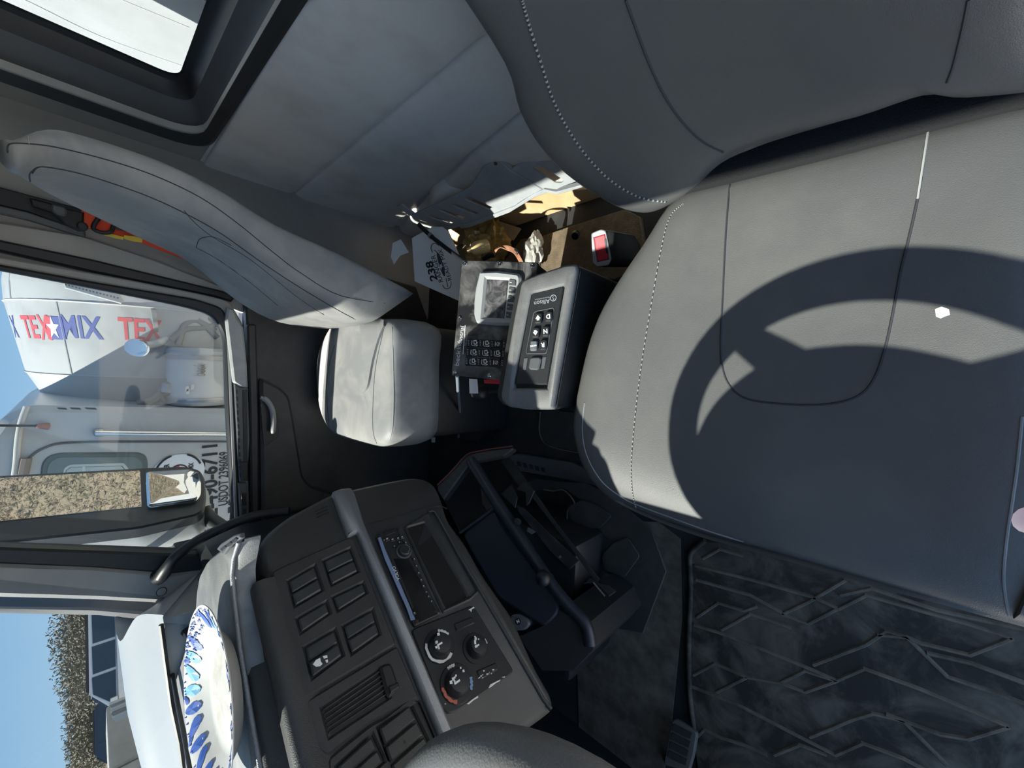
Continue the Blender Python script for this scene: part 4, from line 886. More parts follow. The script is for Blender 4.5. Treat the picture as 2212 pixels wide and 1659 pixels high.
# ------------------------------------------------------------------ floor, mat, pedals
def k5(*pts): return [(1400+x/2.724, 1080+y/2.724) for x, y in pts]
PM = Pl((0, 0, .010), (0, 0, 1), (0, 1, 0))
mat_ = thing('floor_mat', V((-.5, .1, 0)), 'dirty black rubber floor mat with raised zigzag ribs', 'mat')
part('mat_base', plate(PM, k5((330, 240), (262, 296), (243, 345), (250, 520), (238, 820), (243, 1120), (268, 1400), (300, 1700), (1200, 1900), (2500, 1900), (2700, 900), (2300, 400)), .010, 0, .003), RUBBER, mat_)
part('mat_lip', tube(crom([PM.at(*p, .003) for p in k5((335, 238), (264, 297), (245, 345), (252, 520), (240, 820), (245, 1120), (270, 1345))], 4), .007, 8), RUBBER, mat_, 60)
part('floor_cover', plate(Pl((0, 0, .004), (0, 0, 1), (0, 1, 0)), k5((-260, 120), (60, 130), (190, 230), (200, 700), (140, 1300), (80, 1700), (-400, 1700), (-420, 900)), .003, 0, .001), DUSTRUB, mat_)
def rib(pts, wd=.0035, h=.004):
    P = [PM.at(*p) for p in k5(*pts)]; rings = []
    for i, p in enumerate(P):
        t = (P[min(i+1, len(P)-1)]-P[max(i-1, 0)]).normalized(); s = V((-t.y, t.x, 0))*wd
        rings.append([p+s*1.8-V((0, 0, .002)), p+s*.6+V((0, 0, h)), p-s*.6+V((0, 0, h)), p-s*1.8-V((0, 0, .002))])
    return loft(rings)
ribs = [[(275, 385), (600, 468), (965, 570), (1120, 640), (1280, 560), (1500, 622), (1850, 720), (2140, 812)], [(2140, 812), (1890, 912), (1600, 842), (1520, 806), (1350, 792)],
        [(270, 735), (480, 802), (900, 972), (1110, 1062), (1270, 992), (1600, 1112), (2120, 1332)], [(2120, 1332), (1880, 1405), (1720, 1380), (1400, 1260)],
        [(260, 1100), (520, 1200), (830, 1362), (1100, 1500), (1260, 1430), (1500, 1520), (1800, 1680)], [(285, 690), (410, 606), (560, 652), (640, 625)], [(430, 765), (600, 670), (840, 752)],
        [(790, 670), (940, 600), (1160, 470)], [(790, 672), (940, 728), (1110, 640)], [(265, 1030), (390, 962), (580, 1042), (780, 1076), (920, 1130), (1110, 1062)], [(400, 1130), (580, 1042)],
        [(780, 1072), (920, 1005), (1100, 1062)], [(970, 970), (1280, 850), (1400, 770), (1520, 806), (1760, 1040), (2000, 1120), (2300, 1230)], [(800, 672), (600, 560), (280, 470)],
        [(950, 1395), (1200, 1290), (1320, 1255), (1500, 1300), (1760, 1560)], [(740, 1500), (890, 1440), (1050, 1500)], [(1130, 560), (1310, 520), (1700, 650), (2300, 780)], [(1640, 900), (1900, 960), (2250, 1090)],
        [(280, 1400), (330, 1350), (430, 1400), (560, 1440), (700, 1500)], [(320, 345), (420, 290), (560, 330)]]
for r in ribs: part('tread_rib', rib(r), DUSTRUB, mat_, 0)
pv = thing('foot_pedal', PM.at(1472, 1600)-V((0, 0, .01)), 'small black pedal with four ribbed pads at the bottom edge, beside the mat', 'pedal')
PV = Pl(PM.at(1472, 1600)+V((0, 0, .06)), (.3, .1, .9))
part('pedal_plate', plate(PV, k5((138, 1298), (165, 1290), (288, 1372), (268, 1500), (240, 1600), (90, 1560), (108, 1450)), .014, 0, .003, rnd=.008), M('dusty_pedal', (.10, .095, .085), .7), pv)
for i in range(4):
    x = 140-i*9; y = 1325+i*52
    part('rubber_pad', plate(PV, k5((x+8, y-8), (x+118, y+48), (x+108, y+84), (x-2, y+32)), .006, .004, .001, rnd=.003), M('pedal_rubber%d' % i, (.028, .028, .028), .8, bump=1, bs=900), pv)
part('pedal_arm', tube([PV.P-V((0, 0, .01)), PM.at(1440, 1640)-V((0, 0, .0))], .012, 8), BLACK, pv)
# floor hatch between the seats
PFH = Pl((0, 0, .004), (0, 0, 1), (0, 1, 0))
FLR = M('dark_vinyl_floor', (.030, .031, .030), .7, bump=.4, bs=300, col2=(.05, .047, .043), ms=14, mix=.6)
hat = thing('floor_hatch', PFH.at(1220, 930), 'dark vinyl floor panel with rounded seam beside the driver seat', 'hatch')
part('hatch_panel', plate(PFH, [(1165, 880), (1163, 930), (1172, 952), (1195, 966), (1290, 985), (1300, 900)], .003, .004, .002, rnd=.01), FLR, hat)
part('hatch_edge', tube(crom([PFH.at(*p, .006) for p in [(1167, 890), (1165, 930), (1174, 954), (1200, 968), (1260, 980), (1300, 990)]], 4), .003, 6), DUSTRUB, hat, 60)
rl = thing('seat_rail', PFH.at(1180, 1010), 'dark metal floor rail with square slots between seat and console', 'rail')
part('rail_bar', plate(PFH.off(.02), [(1098, 984), (1120, 980), (1235, 1000), (1290, 1030), (1292, 1050), (1200, 1032), (1120, 1018), (1102, 1008)], .02, .0, .003), GREYD, rl)
for i in range(5): part('slot', plate(PFH.off(.02), [(1116+i*13, 996+i*3.2), (1124+i*13, 998+i*3.2), (1126+i*13, 1008+i*3.2), (1118+i*13, 1006+i*3.2)], .002, .0008, 0), BLACKR, rl)
part('bolt', lathe([(.008, 0), (.008, .005), (.005, .006)], frame(PFH.at(1208, 1018, .02), (0, 0, 1)), 10), GREYD, rl)
solo('floor_hole_patch', plate(PFH.off(.06), [(930, 925), (960, 900), (1010, 895), (1068, 915), (1035, 956), (1000, 952), (940, 940)], .06, .0, .004), BLACK, 'black slab standing for the dark hole in the floor under the grey cable', 'dark patch')  # black slab put in for the darkness of a hole in the floor
solo('white_floor_tag', plate(PFH.off(.064), [(931, 936), (939, 936), (939, 956), (932, 956)], .003, .0, .0005), PAPER, 'tiny white tag on the black patch on the floor', 'tag')
# ------------------------------------------------------------------ lower console under the dash (broken open)
def k2(*pts): return [(820+x/2.989, 900+y/2.989) for x, y in pts]
NVY = M('smooth_navy_plastic', (.014, .018, .028), .45, bump=.1, bs=700)
PC = Pl((-.36, .78, .36), (.38, -.30, .87))
lcn = thing('lower_console', V((-.42, .80, 0)), 'dark navy lower console with an open pocket, broken open beneath the dashboard', 'console')
part('console_lid', plate(PC, k2((530, 760), (745, 590), (790, 700), (1000, 980), (1130, 1120), (1160, 1260), (1110, 1320), (1060, 1360), (950, 1290), (760, 1170), (640, 960)), .02, 0, .006, rnd=.02), NVY, lcn)
part('pocket_wall', plate(PC, k2((372, 460), (580, 260), (630, 330), (660, 440), (745, 580), (520, 755)), .01, -.07, .002), M('pocket_black', (.004, .004, .005), .9), lcn)
part('pocket_liner', plate(PC, k2((650, 460), (720, 500), (745, 570), (690, 610), (660, 560)), .01, -.055, .002), BLACK, lcn)
part('rim_edge', plate(PC, k2((370, 440), (560, 245), (640, 225), (860, 195), (862, 212), (800, 255), (640, 285), (590, 290), (410, 540), (372, 480)), .03, .012, .004, rnd=.006), DASHP, lcn)
part('red_edge', tube(crom([PC.at(*p, .015) for p in k2((372, 442), (465, 350), (560, 247), (640, 222), (740, 205), (858, 190))], 3), .0022, 6), M('red_edge_plastic', (.14, .035, .03), .5), lcn, 60)
part('front_post', tube(crom([PC.at(*p, .008) for p in k2((590, 280), (680, 430), (800, 620), (920, 800), (1040, 980), (1130, 1110), (1230, 1230), (1330, 1340), (1360, 1480))], 4), [.018]*14+[.016]*19, 10), NVY, lcn, 60)
part('ledge', tube([PC.at(*p, .006) for p in k2((518, 752), (640, 665), (745, 585))], .004, 6), NVY, lcn)
part('side_skirt', loft([[PC.at(*p, -.005) for p in k2((1060, 1350), (1160, 1250), (1330, 1350), (1380, 1500), (1250, 1640), (1050, 1640), (900, 1420))], [PC.at(*p, -.005)*1-V((0, 0, .30)) for p in k2((1060, 1350), (1160, 1250), (1330, 1350), (1380, 1500), (1250, 1640), (1050, 1640), (900, 1420))]]), BLACK, lcn)
part('console_base', box((-.95, .62, 0), (-.52, .98, .26), .02), BLACK, lcn)
kc_ = PC.at(*k2((1056, 1042))[0], .045)
kn = thing('shift_lever', kc_-V((0, 0, .2)), 'short lever with round black ball knob on the navy console', 'lever')
part('ball_knob', lathe([(.0005, -.02)]+[(.0205*math.cos(a), .0205*math.sin(a)) for a in [math.radians(-75+15*i) for i in range(11)]]+[(.0005, .0205)], frame(kc_, PC.n), 22), BLACKR, kn, 60)
part('stem', tube([kc_, kc_-PC.n*.08], .007, 8), BLACK, kn)
vc = PC.at(*k2((890, 678))[0], .024)
part('vent_knob', lathe([(.010, -.006), (.010, .003), (.008, .004)], frame(vc, PC.n), 16), BLACKR, lcn)
lt = PC.at(*k2((895, 1322))[0], .0)
ls = thing('neutral_switch', lt-V((0, 0, .05)), 'grey oval switch marked N beneath the dash, left of the console lid', 'switch')
PNS = Pl(lt, PC.n)
part('switch_body', plate(PNS, k2((832, 1310), (850, 1280), (900, 1275), (960, 1310), (972, 1345), (940, 1380), (870, 1385)), .04, 0, .005, rnd=.01), GREYD, ls)
part('badge', lathe([(.0085, 0), (.0085, .001), (.0078, .0014), (.0005, .0014)], frame(PNS.at(*k2((895, 1322))[0]), PC.n), 20), BLACKR, ls)
ptext(PNS, 'N', k2((895, 1322))[0], k2((880, 1330))[0], k2((910, 1314))[0], .0105, INKWHT, ls, .0016, .0003)
# bent brackets and torn floor cover
PBK2 = Pl((-.30, .72, .24), (.25, -.25, .93))
bk2 = thing('metal_bracket', PBK2.at(1200, 1130)-V((0, 0, .2)), 'bent black metal bracket with long flat bar between console and floor', 'bracket')
part('flat_bar', plate(PBK2, k2((785, 290), (815, 250), (880, 320), (960, 430), (1150, 700), (1420, 1050), (1400, 1075), (1210, 820), (960, 490), (880, 430)), .006, .02, .0015), BLACK, bk2)
part('side_plate', plate(PBK2, k2((880, 570), (930, 590), (1070, 730), (1285, 930), (1225, 990), (1100, 870), (900, 620)), .006, .0, .0015), M('scuffed_black_metal', (.018, .019, .021), .4, col2=(.045, .045, .048), ms=30, mix=.6), bk2)
part('hook', plate(PBK2, k2((880, 470), (925, 415), (960, 440), (1000, 480), (965, 560), (945, 575), (940, 490), (910, 478)), .006, .028, .0015), BLACK, bk2)
part('flange', plate(PBK2, k2((780, 500), (850, 435), (890, 520), (875, 590)), .006, .008, .0015), BLACK, bk2)
part('latch', plate(PBK2, k2((1315, 1080), (1350, 1040), (1420, 1080), (1480, 1090), (1530, 1130), (1480, 1165), (1390, 1075)), .02, .024, .003), BLACK, bk2)
part('striker_pin', tube([PBK2.at(*p, .03) for p in k2((1380, 1070), (1455, 1160))], .002, 6), STEEL, bk2)
part('connector', plate(PBK2, k2((955, 715), (985, 730), (1005, 745), (980, 760), (950, 740)), .008, .012, .001), STEEL, bk2)
part('screw', lathe([(.004, 0), (.004, .003)], frame(PBK2.at(*k2((1166, 905))[0], .003), PBK2.n), 10), STEEL, bk2)
PTF = Pl((0, 0, .05), (.1, 0, 1), (0, 1, 0))
tf = thing('torn_floor_cover', PTF.at(1280, 1200)-V((0, 0, .04)), 'torn dark floor covering with ragged dark openings beside the driver seat', 'floor cover')
part('cover_sheet', plate(PTF, k2((860, 480), (1200, 470), (1300, 540), (1210, 580), (1215, 720), (1400, 740), (1510, 810), (1430, 880), (1440, 1000), (1560, 1060), (1500, 1200), (1330, 1330), (1700, 1400), (1850, 1000), (1750, 720), (1480, 500), (1330, 430), (1150, 420), (1000, 400)), .006, .0, .0015), FLR, tf)
for q in ([(1210, 590), (1300, 540), (1380, 560), (1500, 640), (1420, 720), (1260, 720)], [(1430, 900), (1500, 820), (1600, 780), (1680, 900), (1580, 1040), (1450, 990)]):
    part('torn_flap', plate(PTF, k2(*q), .005, .012, .0015, rnd=.01), FLR, tf)
part('opening_edge', tube(crom([PTF.at(*p, .008) for p in k2((1060, 470), (1120, 480), (1190, 475), (1260, 560), (1215, 600), (1215, 700), (1240, 730), (1320, 745))], 4), .003, 6), DUSTRUB, tf, 60)
# ------------------------------------------------------------------ the yard outside
GZ = -1.3
GRAVEL = M('pale_gravel', (.40, .37, .325), .9, bump=1, bs=30, col2=(.48, .45, .40), ms=3)
struct('gravel_yard', box((-120, -120, GZ-.2), (120, 120, GZ)), GRAVEL)
CONC = M('weathered_concrete', (.34, .32, .29), .9, bump=.6, bs=40, col2=(.25, .235, .21), ms=2.5, mix=.55, detail=8)
# own bonnet
hd = thing('truck_bonnet', V((-1.6, .8, .4)), 'pale white rounded truck bonnet in front of the windscreen', 'bonnet')
sec = []
for px_c, py_, px_i in ((251, 1328, 349), (255, 1345, 352), (262, 1400, 356), (275, 1500, 366), (300, 1600, 381), (320, 1659, 392), (352, 1740, 415), (400, 1830, 445)):
    a = W(px_c, py_, 'y', 1.80); i_ = W(px_i, py_, 'y', 1.42)
    sec.append(crom([V((a.x, 1.95, .35)), V((a.x, 1.93, a.z-.22)), V((a.x, 1.88, a.z-.06)), a, V((a.x-.03, 1.68, a.z-.004)), a.lerp(i_, .62)+V((0, 0, .012)), i_, V((i_.x-.01, 1.405, i_.z-.03)), V((i_.x-.02, 1.40, i_.z-.3))], 5))
sec = [[V((p.x+.03, max(p.y, 1.62), p.z-.14)) for p in sec[0]]]+sec
part('bonnet_skin', loft(sec, False, closed=False), M('bonnet_white', (.36, .37, .375), .3, bump=.05, bs=400), hd, 70)
bm = bmesh.new(); tb_ = tube([p+V((0, 0, .004)) for p in [W(x, y, 'y', 1.40) for x, y in ((352, 1348), (362, 1425), (375, 1520), (392, 1600), (400, 1660))]], .006, 6)
part('edge_gasket', tb_, BLACKR, hd)
PCW = Pl(W(380, 1480, 'y', 1.38), (.25, .05, 1))
cw = thing('windscreen_cowl', PCW.P-V((0, 0, .1)), 'grey cowl strip with drain slots between bonnet and windscreen', 'cowl')
part('cowl_panel', plate(PCW, [(360, 1340), (366, 1420), (378, 1510), (396, 1600), (402, 1680), (430, 1680), (426, 1500), (408, 1400), (385, 1350)], .012, 0, .003), M('weathered_grey_cowl', (.26, .265, .27), .6, col2=(.36, .36, .36), ms=30), cw)
for i in range(7):
    x = 369+i*3.2+.35*i*i*.5; y = 1440+i*25
    part('drain_slot', plate(PCW, [(x, y), (x+7, y+2), (x+9, y+13), (x+2, y+11)], .002, .0006, 0), BLACKR, cw)
part('washer_hose', tube(crom([PCW.at(*p, .01) for p in [(360, 1365), (368, 1430), (384, 1520), (402, 1610), (412, 1670)]], 5), .005, 8), BLACKR, cw, 60)
# ------------------------------------------------------------------ door mirror
mr = thing('door_mirror', W(220, 1095, 'y', 2.12)-V((0, 0, .45)), 'tall black truck mirror with a big pane and a small convex pane below', 'mirror')
mn = V((.885, -.465, .03)).normalized()
PMR = Pl(W(300, 1060, 'y', 2.1), mn)
hous = [(-120, 1028), (0, 1026), (300, 1010), (400, 1006), (432, 1014), (443, 1035), (446, 1075), (441, 1100), (425, 1112), (300, 1140), (0, 1172), (-120, 1188)]
ho3 = [PMR.at(*p) for p in hous]; ho3 = [PMR.to3(q) for q in fillet([PMR.to2(p) for p in ho3], .02, 3)]; hc_ = sum(ho3, V())/len(ho3)
part('housing_rim', plate(PMR, hous, .05, 0, .006, rnd=.02), M('mirror_black', (.035, .04, .045), .45, bump=.2, bs=300), mr)
part('housing_back', loft([[p-mn*.05 for p in ho3], [hc_+(p-hc_)*1.03-mn*.09-V((0, 0, .012)) for p in ho3], [hc_+(p-hc_)*.96-mn*.15-V((0, 0, .016)) for p in ho3], [hc_+(p-hc_)*.72-mn*.19-V((0, 0, .01)) for p in ho3]]), WHITEP, mr, 60)
part('main_pane', plate(PMR, [(-60, 1034), (0, 1032), (303, 1016), (306, 1094), (0, 1126), (-60, 1133)], .004, .003, .001), MIRROR, mr)
PM2 = Pl(PMR.at(375, 1055, .014), V((.922, -.385, .05)))
cv_ = [(314, 1018), (405, 1013), (428, 1020), (434, 1040), (434, 1065), (424, 1078), (318, 1093)]
o3 = [PM2.at(*p) for p in cv_]; o3 = [PM2.to3(q) for q in fillet([PM2.to2(p) for p in o3], .015, 5)]; oc_ = sum(o3, V())/len(o3)
part('convex_pane', pad(o3, oc_, PM2.n, [(1, -.03), (1, 0)]+[(s_/12, .010*(1-(s_/12)**2)) for s_ in range(11, 0, -1)]+[(.01, .010)]), MIRROR, mr, 179)
part('mirror_arm', tube(crom([PMR.at(438, 1100, -.06), W(452, 1120, 'y', 2.0), W(480, 1140, 'y', 1.93), W(506, 1160, 'y', 1.85)], 5), .028, 10), M('mirror_arm_black', (.03, .033, .036), .5), mr, 60)
# ------------------------------------------------------------------ mixer truck alongside
TY = 4.7
tk = thing('mixer_truck', V((-1.2, 6, GZ)), 'white concrete mixer truck parked alongside, lettered drum behind its cab', 'truck')
PTK = Pl((0, TY, 0), (0, -1, 0))
cabo = [(760, 890), (490, 884), (200, 879), (70, 876), (40, 884), (0, 905), (-40, 960), (-60, 1060), (-50, 1150), (150, 1200), (330, 1250), (420, 1330), (760, 1400)]
cab = part('cab', plate(PTK, cabo, 2.2, 0, .05, rnd=.12), WHITEP, tk)
GAP = M('panel_gap', (.10, .105, .11), .7)
dl = crom([PTK.at(*p, .003) for p in [(492, 954), (300, 954), (150, 956), (95, 968), (62, 990), (49, 1010), (46, 1040)]], 6)
part('door_gap', tube(dl, .010, 6), GAP, cab)
part('roof_gutter', tube(crom([PTK.at(*p, .02) for p in [(58, 878), (45, 915), (38, 960), (34, 1010), (20, 1100)]], 4), .018, 8), M('rusty_gutter', (.50, .48, .44), .6), cab, 60)
wo = [(86, 1030), (90, 1000), (105, 984), (130, 978), (300, 977), (316, 984), (320, 1000), (318, 1090), (300, 1150), (100, 1150)]
win = part('window_frame', plate(PTK, wo, .05, .012, .01, rnd=.05), M('window_rubber_green', (.10, .125, .125), .4), tk)
part('window_glass', plate(PTK, [(100, 1030), (104, 1002), (124, 988), (296, 987), (308, 1000), (306, 1085), (290, 1140), (110, 1140)], .01, .016, .002, rnd=.04), M('tinted_glass', (.16, .20, .20), .08), win)
part('inner_frame', plate(PTK, [(135, 1030), (138, 1012), (150, 1004), (268, 1000), (280, 1016), (276, 1090), (140, 1090)], .004, .019, .001, [[(140, 1030), (142, 1016), (152, 1009), (264, 1006), (274, 1018), (270, 1086), (144, 1086)]], rnd=.02), M('pale_inner_frame', (.5, .54, .53), .4), win)
part('far_pane', plate(PTK, [(142, 1030), (144, 1016), (154, 1010), (262, 1007), (272, 1020), (268, 1084), (146, 1084)], .003, .0185, 0), M('far_pane', (.42, .50, .50), .1), win)
part('far_pillar', plate(PTK, [(178, 1008), (184, 1008), (184, 1086), (178, 1086)], .003, .0195, 0), M('inner_pillar', (.55, .58, .57), .4), win)
part('door_hinge', tube([PTK.at(57, 990, .03), PTK.at(50, 1024, .03)], .03, 8), M('brown_hinge', (.20, .16, .13), .5), tk)
gr = part('grab_rail', tube([PTK.at(206, 935, .05), PTK.at(300, 936, .06), PTK.at(540, 938, .06)], .022, 10), CHROME, tk, 60)
part('rail_foot', plate(PTK, [(199, 935), (203, 928), (226, 927), (226, 944), (204, 944)], .06, .06, .01, rnd=.02), STEEL, gr)
part('aerial', tube([PTK.at(-40, 919, .05), PTK.at(82, 920, .05)], .010, 6), BLACKR, tk)
part('aerial_base', tube([PTK.at(78, 920, .05), PTK.at(104, 921, .02)], [.016, .028], 8), M('rusty_base', (.30, .13, .09), .6), tk)
for x0, x1 in ((122, 142), (150, 172), (182, 206)):
    part('roof_numeral', plate(PTK, [(x0, 880), (x1, 881), (x1+4, 885), (x0+5, 884)], .004, .006, 0), INKBLK, tk)
fittext(PTK, '512-490-6711', (456, 1150), (455, 961), .165, .004, INKBLK, tk, .004, .004)
fittext(PTK, 'USDOT 2396069', (483, 1091), (485, 976), .112, .004, INKBLK, tk, .001, .004)
fittext(PTK, 'TXDOT', (504, 1106), (506, 1052), .11, .004, INKBLK, tk, .003, .004)
# round company mark on the door
mc = PTK.at(387, 1019, .004); fm = frame(mc, PTK.n, (1, 0, 0))
part('mark_disc', lathe([(.19, 0), (.19, .004), (.0005, .004)], fm @ Matrix.Diagonal((.86, 1.0, 1, 1)), 40), M('mark_white', (.74, .75, .78), .4), tk)
for a0, a1 in ((20, 75), (105, 160), (200, 250), (290, 340)):
    P_ = [fm @ V((.165*math.cos(math.radians(a)), .165*math.sin(math.radians(a)), .005)) for a in range(a0, a1+1, 5)]
    part('mark_arc', tube(P_, .009, 6), INKBLK, tk)
part('mark_centre', lathe([(.07, .002), (.07, .007), (.0005, .007)], fm, 30), INKBLK, tk)
rs = [V((.058*math.cos(a), .058*math.sin(a))) for a in [math.radians(10*i) for i in range(0, 10)]]+[V((0, 0))]
pmk = Pl(mc+PTK.n*.008, PTK.n)
for rot, mt in ((0, REDP), (90, PAPER), (180, REDP), (270, PAPER)):
    c_, s_ = math.cos(math.radians(rot)), math.sin(math.radians(rot)); part('mark_quarter', plate2(pmk, [V((p.x*c_-p.y*s_, p.x*s_+p.y*c_)) for p in rs], .002, .001, 0), mt, tk)
part('mark_line', tube([fm @ V((0, .165, .005)), fm @ V((0, .07, .005))], .008, 6), INKBLK, tk)
fittext(PTK, 'RANGER', (362, 1036), (360, 1002), .05, .008, INKBLK, tk, .002, .004)
fittext(PTK, 'READY MIX', (411, 1040), (413, 999), .05, .008, INKBLK, tk, .002, .004)
# mixing drum: turned about a lengthwise axis
DY, DZ = 6.2, .50
DX0 = .35
fd_ = Matrix(((0, 0, 1, 0), (0, 1, 0, DY), (-1, 0, 0, DZ), (0, 0, 0, 1)))
prf = [(.35, -1.1), (.80, -.80), (.98, -.62), (1.13, -.30), (1.26, .36), (1.27, .55), (1.22, 1.1), (1.05, 1.9), (.72, 3.0), (.6, 3.2)]
dr = part('drum', lathe(prf, fd_, 60), WHITEP2, tk, 12)
def drad(x):
    for (r0, x0), (r1, x1) in zip(prf, prf[1:]):
        if x0 <= x <= x1: return r0+(r1-r0)*(x-x0)/(x1-x0)
    return 1.0
def dp(phi, x, off=.0): r = drad(x)+off; return V((x, DY-r*math.sin(phi), DZ+r*math.cos(phi)))
SEAMG = M('weld_seam', (.42, .41, .40), .6)
for x in (-.62, -.30, .36, 1.1):
    part('weld_seam', tube([dp(a, x) for a in [math.radians(-20+4*i) for i in range(55)]], .009, 5), SEAMG, dr, 60)
for x0, x1, ph_ in ((-.30, .36, 44), (.36, 1.1, 20), (-.62, -.30, 80)):
    part('plate_joint', tube([dp(math.radians(ph_), x0+(x1-x0)*i/5) for i in range(6)], .006, 5), SEAMG, dr)
DRED = M('drum_red', (.52, .055, .07), .5); DBLU = M('drum_blue', (.06, .075, .26), .5)
def drumtext(body, ph0, ph1, x, h, mat, name='drum_lettering', bold=.02):
    b_ = text_bm(body, 1, Matrix(), .01, bold); xs = [v_.co.x for v_ in b_.verts]; ys = [v_.co.y for v_ in b_.verts]
    x0, x1, y0, y1 = min(xs), max(xs), min(ys), max(ys)
    for k in range(1, 14):
        bmesh.ops.bisect_plane(b_, geom=b_.verts[:]+b_.edges[:]+b_.faces[:], plane_co=(x0+(x1-x0)*k/14, 0, 0), plane_no=(1, 0, 0))
    for v_ in b_.verts:
        t = (v_.co.x-x0)/(x1-x0); u = (v_.co.y-y0)/(y1-y0)-.5
        v_.co = dp(math.radians(ph0+(ph1-ph0)*t), x+u*h, .0018+v_.co.z*.05)
    return part(name, b_, mat, dr)
XT = .12; HT = .20
drumtext('X', 10, 17, XT, HT, DBLU)
drumtext('TE', 23.5, 33, XT, HT, DRED); drumtext('X', 33.5, 39, XT, HT*1.1, DRED); drumtext('MIX', 44, 59, XT+.02, HT, DBLU)
def dpoly(pts, mat, off):
    bm = bmesh.new(); vs = [bm.verts.new(dp(math.radians(a), x, off)) for a, x in pts]; c_ = bm.verts.new(dp(math.radians(sum(p[0] for p in pts)/len(pts)), sum(p[1] for p in pts)/len(pts), off))
    for i in range(len(vs)): bm.faces.new([c_, vs[i], vs[(i+1) % len(vs)]])
    bmesh.ops.recalc_face_normals(bm, faces=bm.faces); return part('drum_star', bm, mat, dr, 0)
dpoly([(37, XT-.1), (38, XT+.1), (42, XT+.1), (40.5, XT-.1)], DRED, .004); dpoly([(40.3, XT+.1), (45, XT+.1), (45, XT-.1), (39, XT-.1)], DBLU, .005)
dpoly([(40.6+(2.9 if i % 2 == 0 else 1.15)*math.sin(i*math.pi/5), XT+(.105 if i % 2 == 0 else .042)*math.cos(i*math.pi/5)) for i in range(10)], PAPER, .007)
drumtext('TEX', 64.5, 79, XT+.03, HT, DRED)
# water tank with maker's name, work light, hoses
ax0 = W(432, 752, 'y', 5.0); ax1 = W(432, 872, 'y', 5.0); ft = frame(ax0, ax1-ax0, (0, 0, 1)); LT = (ax1-ax0).length
rT = .26
wt = part('water_tank', lathe([(.0005, 0), (rT*.9, .0), (rT, .03), (rT, LT-.03), (rT*.9, LT), (.0005, LT)], ft, 36), WHITEP, tk, 40)
for d in (.09, LT-.06): part('tank_band', lathe([(rT+.012, d-.018), (rT+.014, d), (rT+.012, d+.018)], ft, 36, caps=False), STEEL, wt)
PBT = Pl(W(430, 800, 'y', 5.0-rT-.004), (0, -1, 0))
fittext(PBT, 'beck', (431, 811), (433, 786), .15, .003, INKBLK, wt, -.004, .004)
fittext(PBT, 'INDUSTRIAL', (438, 808), (439, 787), .035, .003, INKBLK, wt, 0, .004)
for x, y in ((400, 846), (412, 842), (402, 852)): part('tank_sticker', plate(PBT, [(x, y), (x+7, y-1), (x+8, y-12), (x+1, y-11)], .002, .002, 0), M('grey_sticker', (.45, .46, .48), .5), wt)
part('frame_rail', box((ax1.x-.6, 4.95, -.45), (3.4, 5.2, -.15)), M('grey_frame', (.30, .30, .31), .6), tk)
pst = [W(345, 668, 'y', 5.1), W(352, 715, 'y', 5.1)]
part('hose_reel', tube([W(330, 690, 'y', 5.1), W(372, 692, 'y', 5.1)], [.10, .13], 16), WHITEP, tk, 40)
part('reel_collar', tube([W(326, 690, 'y', 5.08), W(336, 690, 'y', 5.08)], .14, 16), STEEL, tk, 40)
part('chute_guard', loft([[W(x, y, 'y', 5.25) for x, y in ((280, 640), (360, 650), (400, 665), (370, 690), (320, 680), (290, 660))], [W(x, y, 'y', 5.45) for x, y in ((280, 640), (360, 650), (400, 665), (370, 690), (320, 680), (290, 660))]]), WHITEP, tk)
part('work_light', lathe([(.0005, 0), (.06, .01), (.085, .05), (.085, .07), (.07, .075), (.0005, .07)], frame(W(299, 747, 'y', 4.95), (-.3, -.9, .2)), 20), CHROME, tk, 50)
part('light_stem', tube(crom([W(310, 747, 'y', 4.98), W(340, 742, 'y', 5.0), W(365, 728, 'y', 5.05), W(390, 715, 'y', 5.1)], 5), .035, 8), WHITEP, tk, 60)
HOSE = M('grey_hose', (.16, .17, .18), .5)
for pts in ([(385, 745), (392, 720), (400, 700), (430, 695), (470, 730)], [(370, 735), (400, 712), (440, 708), (468, 700)], [(372, 870), (350, 860), (352, 835), (372, 815)], [(320, 872), (345, 858), (360, 840), (378, 820)], [(296, 872), (330, 862), (372, 832)], [(395, 655), (430, 690), (465, 715)], [(410, 650), (440, 680), (470, 700)]):
    part('hose', tube(crom([W(*p, 'y', 4.98) for p in pts], 5), .028, 8), HOSE, tk, 60)
part('valve', lathe([(.03, 0), (.06, .02), (.06, .10), (.03, .13)], frame(W(368, 825, 'y', 4.95), (-1, 0, .2)), 12), STEEL, tk)
part('ladder', plate(Pl((0, 4.86, 0), (0, -1, 0)), [(136, 606), (260, 636), (268, 650), (262, 656), (140, 622)], .03, 0, .006), WHITEP, tk)
for i in range(16): part('ladder_notch', plate(Pl((0, 4.86, 0), (0, -1, 0)), [(140+i*7.5, 613+i*1.9), (144+i*7.5, 614+i*1.9), (144+i*7.5, 617+i*1.9), (140+i*7.5, 616+i*1.9)], .003, .003, 0), GAP, tk)
WHL = M('tyre', (.03, .03, .03), .8)
for x, y in ((-2.6, 4.9), (1.6, 4.9), (3.0, 4.9)):
    part('wheel', lathe([(.0005, -.02), (.28, -.02), (.30, .02), (.50, .0), (.52, .06), (.52, .28), (.5, .32), (.0005, .3)], frame((x, y, GZ+.52), (0, 1, 0)), 30), WHL, tk, 50)
# chrome louvre of its bonnet seen under the mirror
part('side_louvre', plate(Pl((0, 4.6, 0), (.1, -1, 0)), [(135, 1155), (282, 1128), (286, 1190), (150, 1200)], .02, 0, .004), CHROME, tk)
for i in range(7): part('louvre_slat', tube([W(140, 1160+i*6, 'y', 4.57), W(282, 1136+i*8, 'y', 4.57)], .008, 6), STEEL, tk)
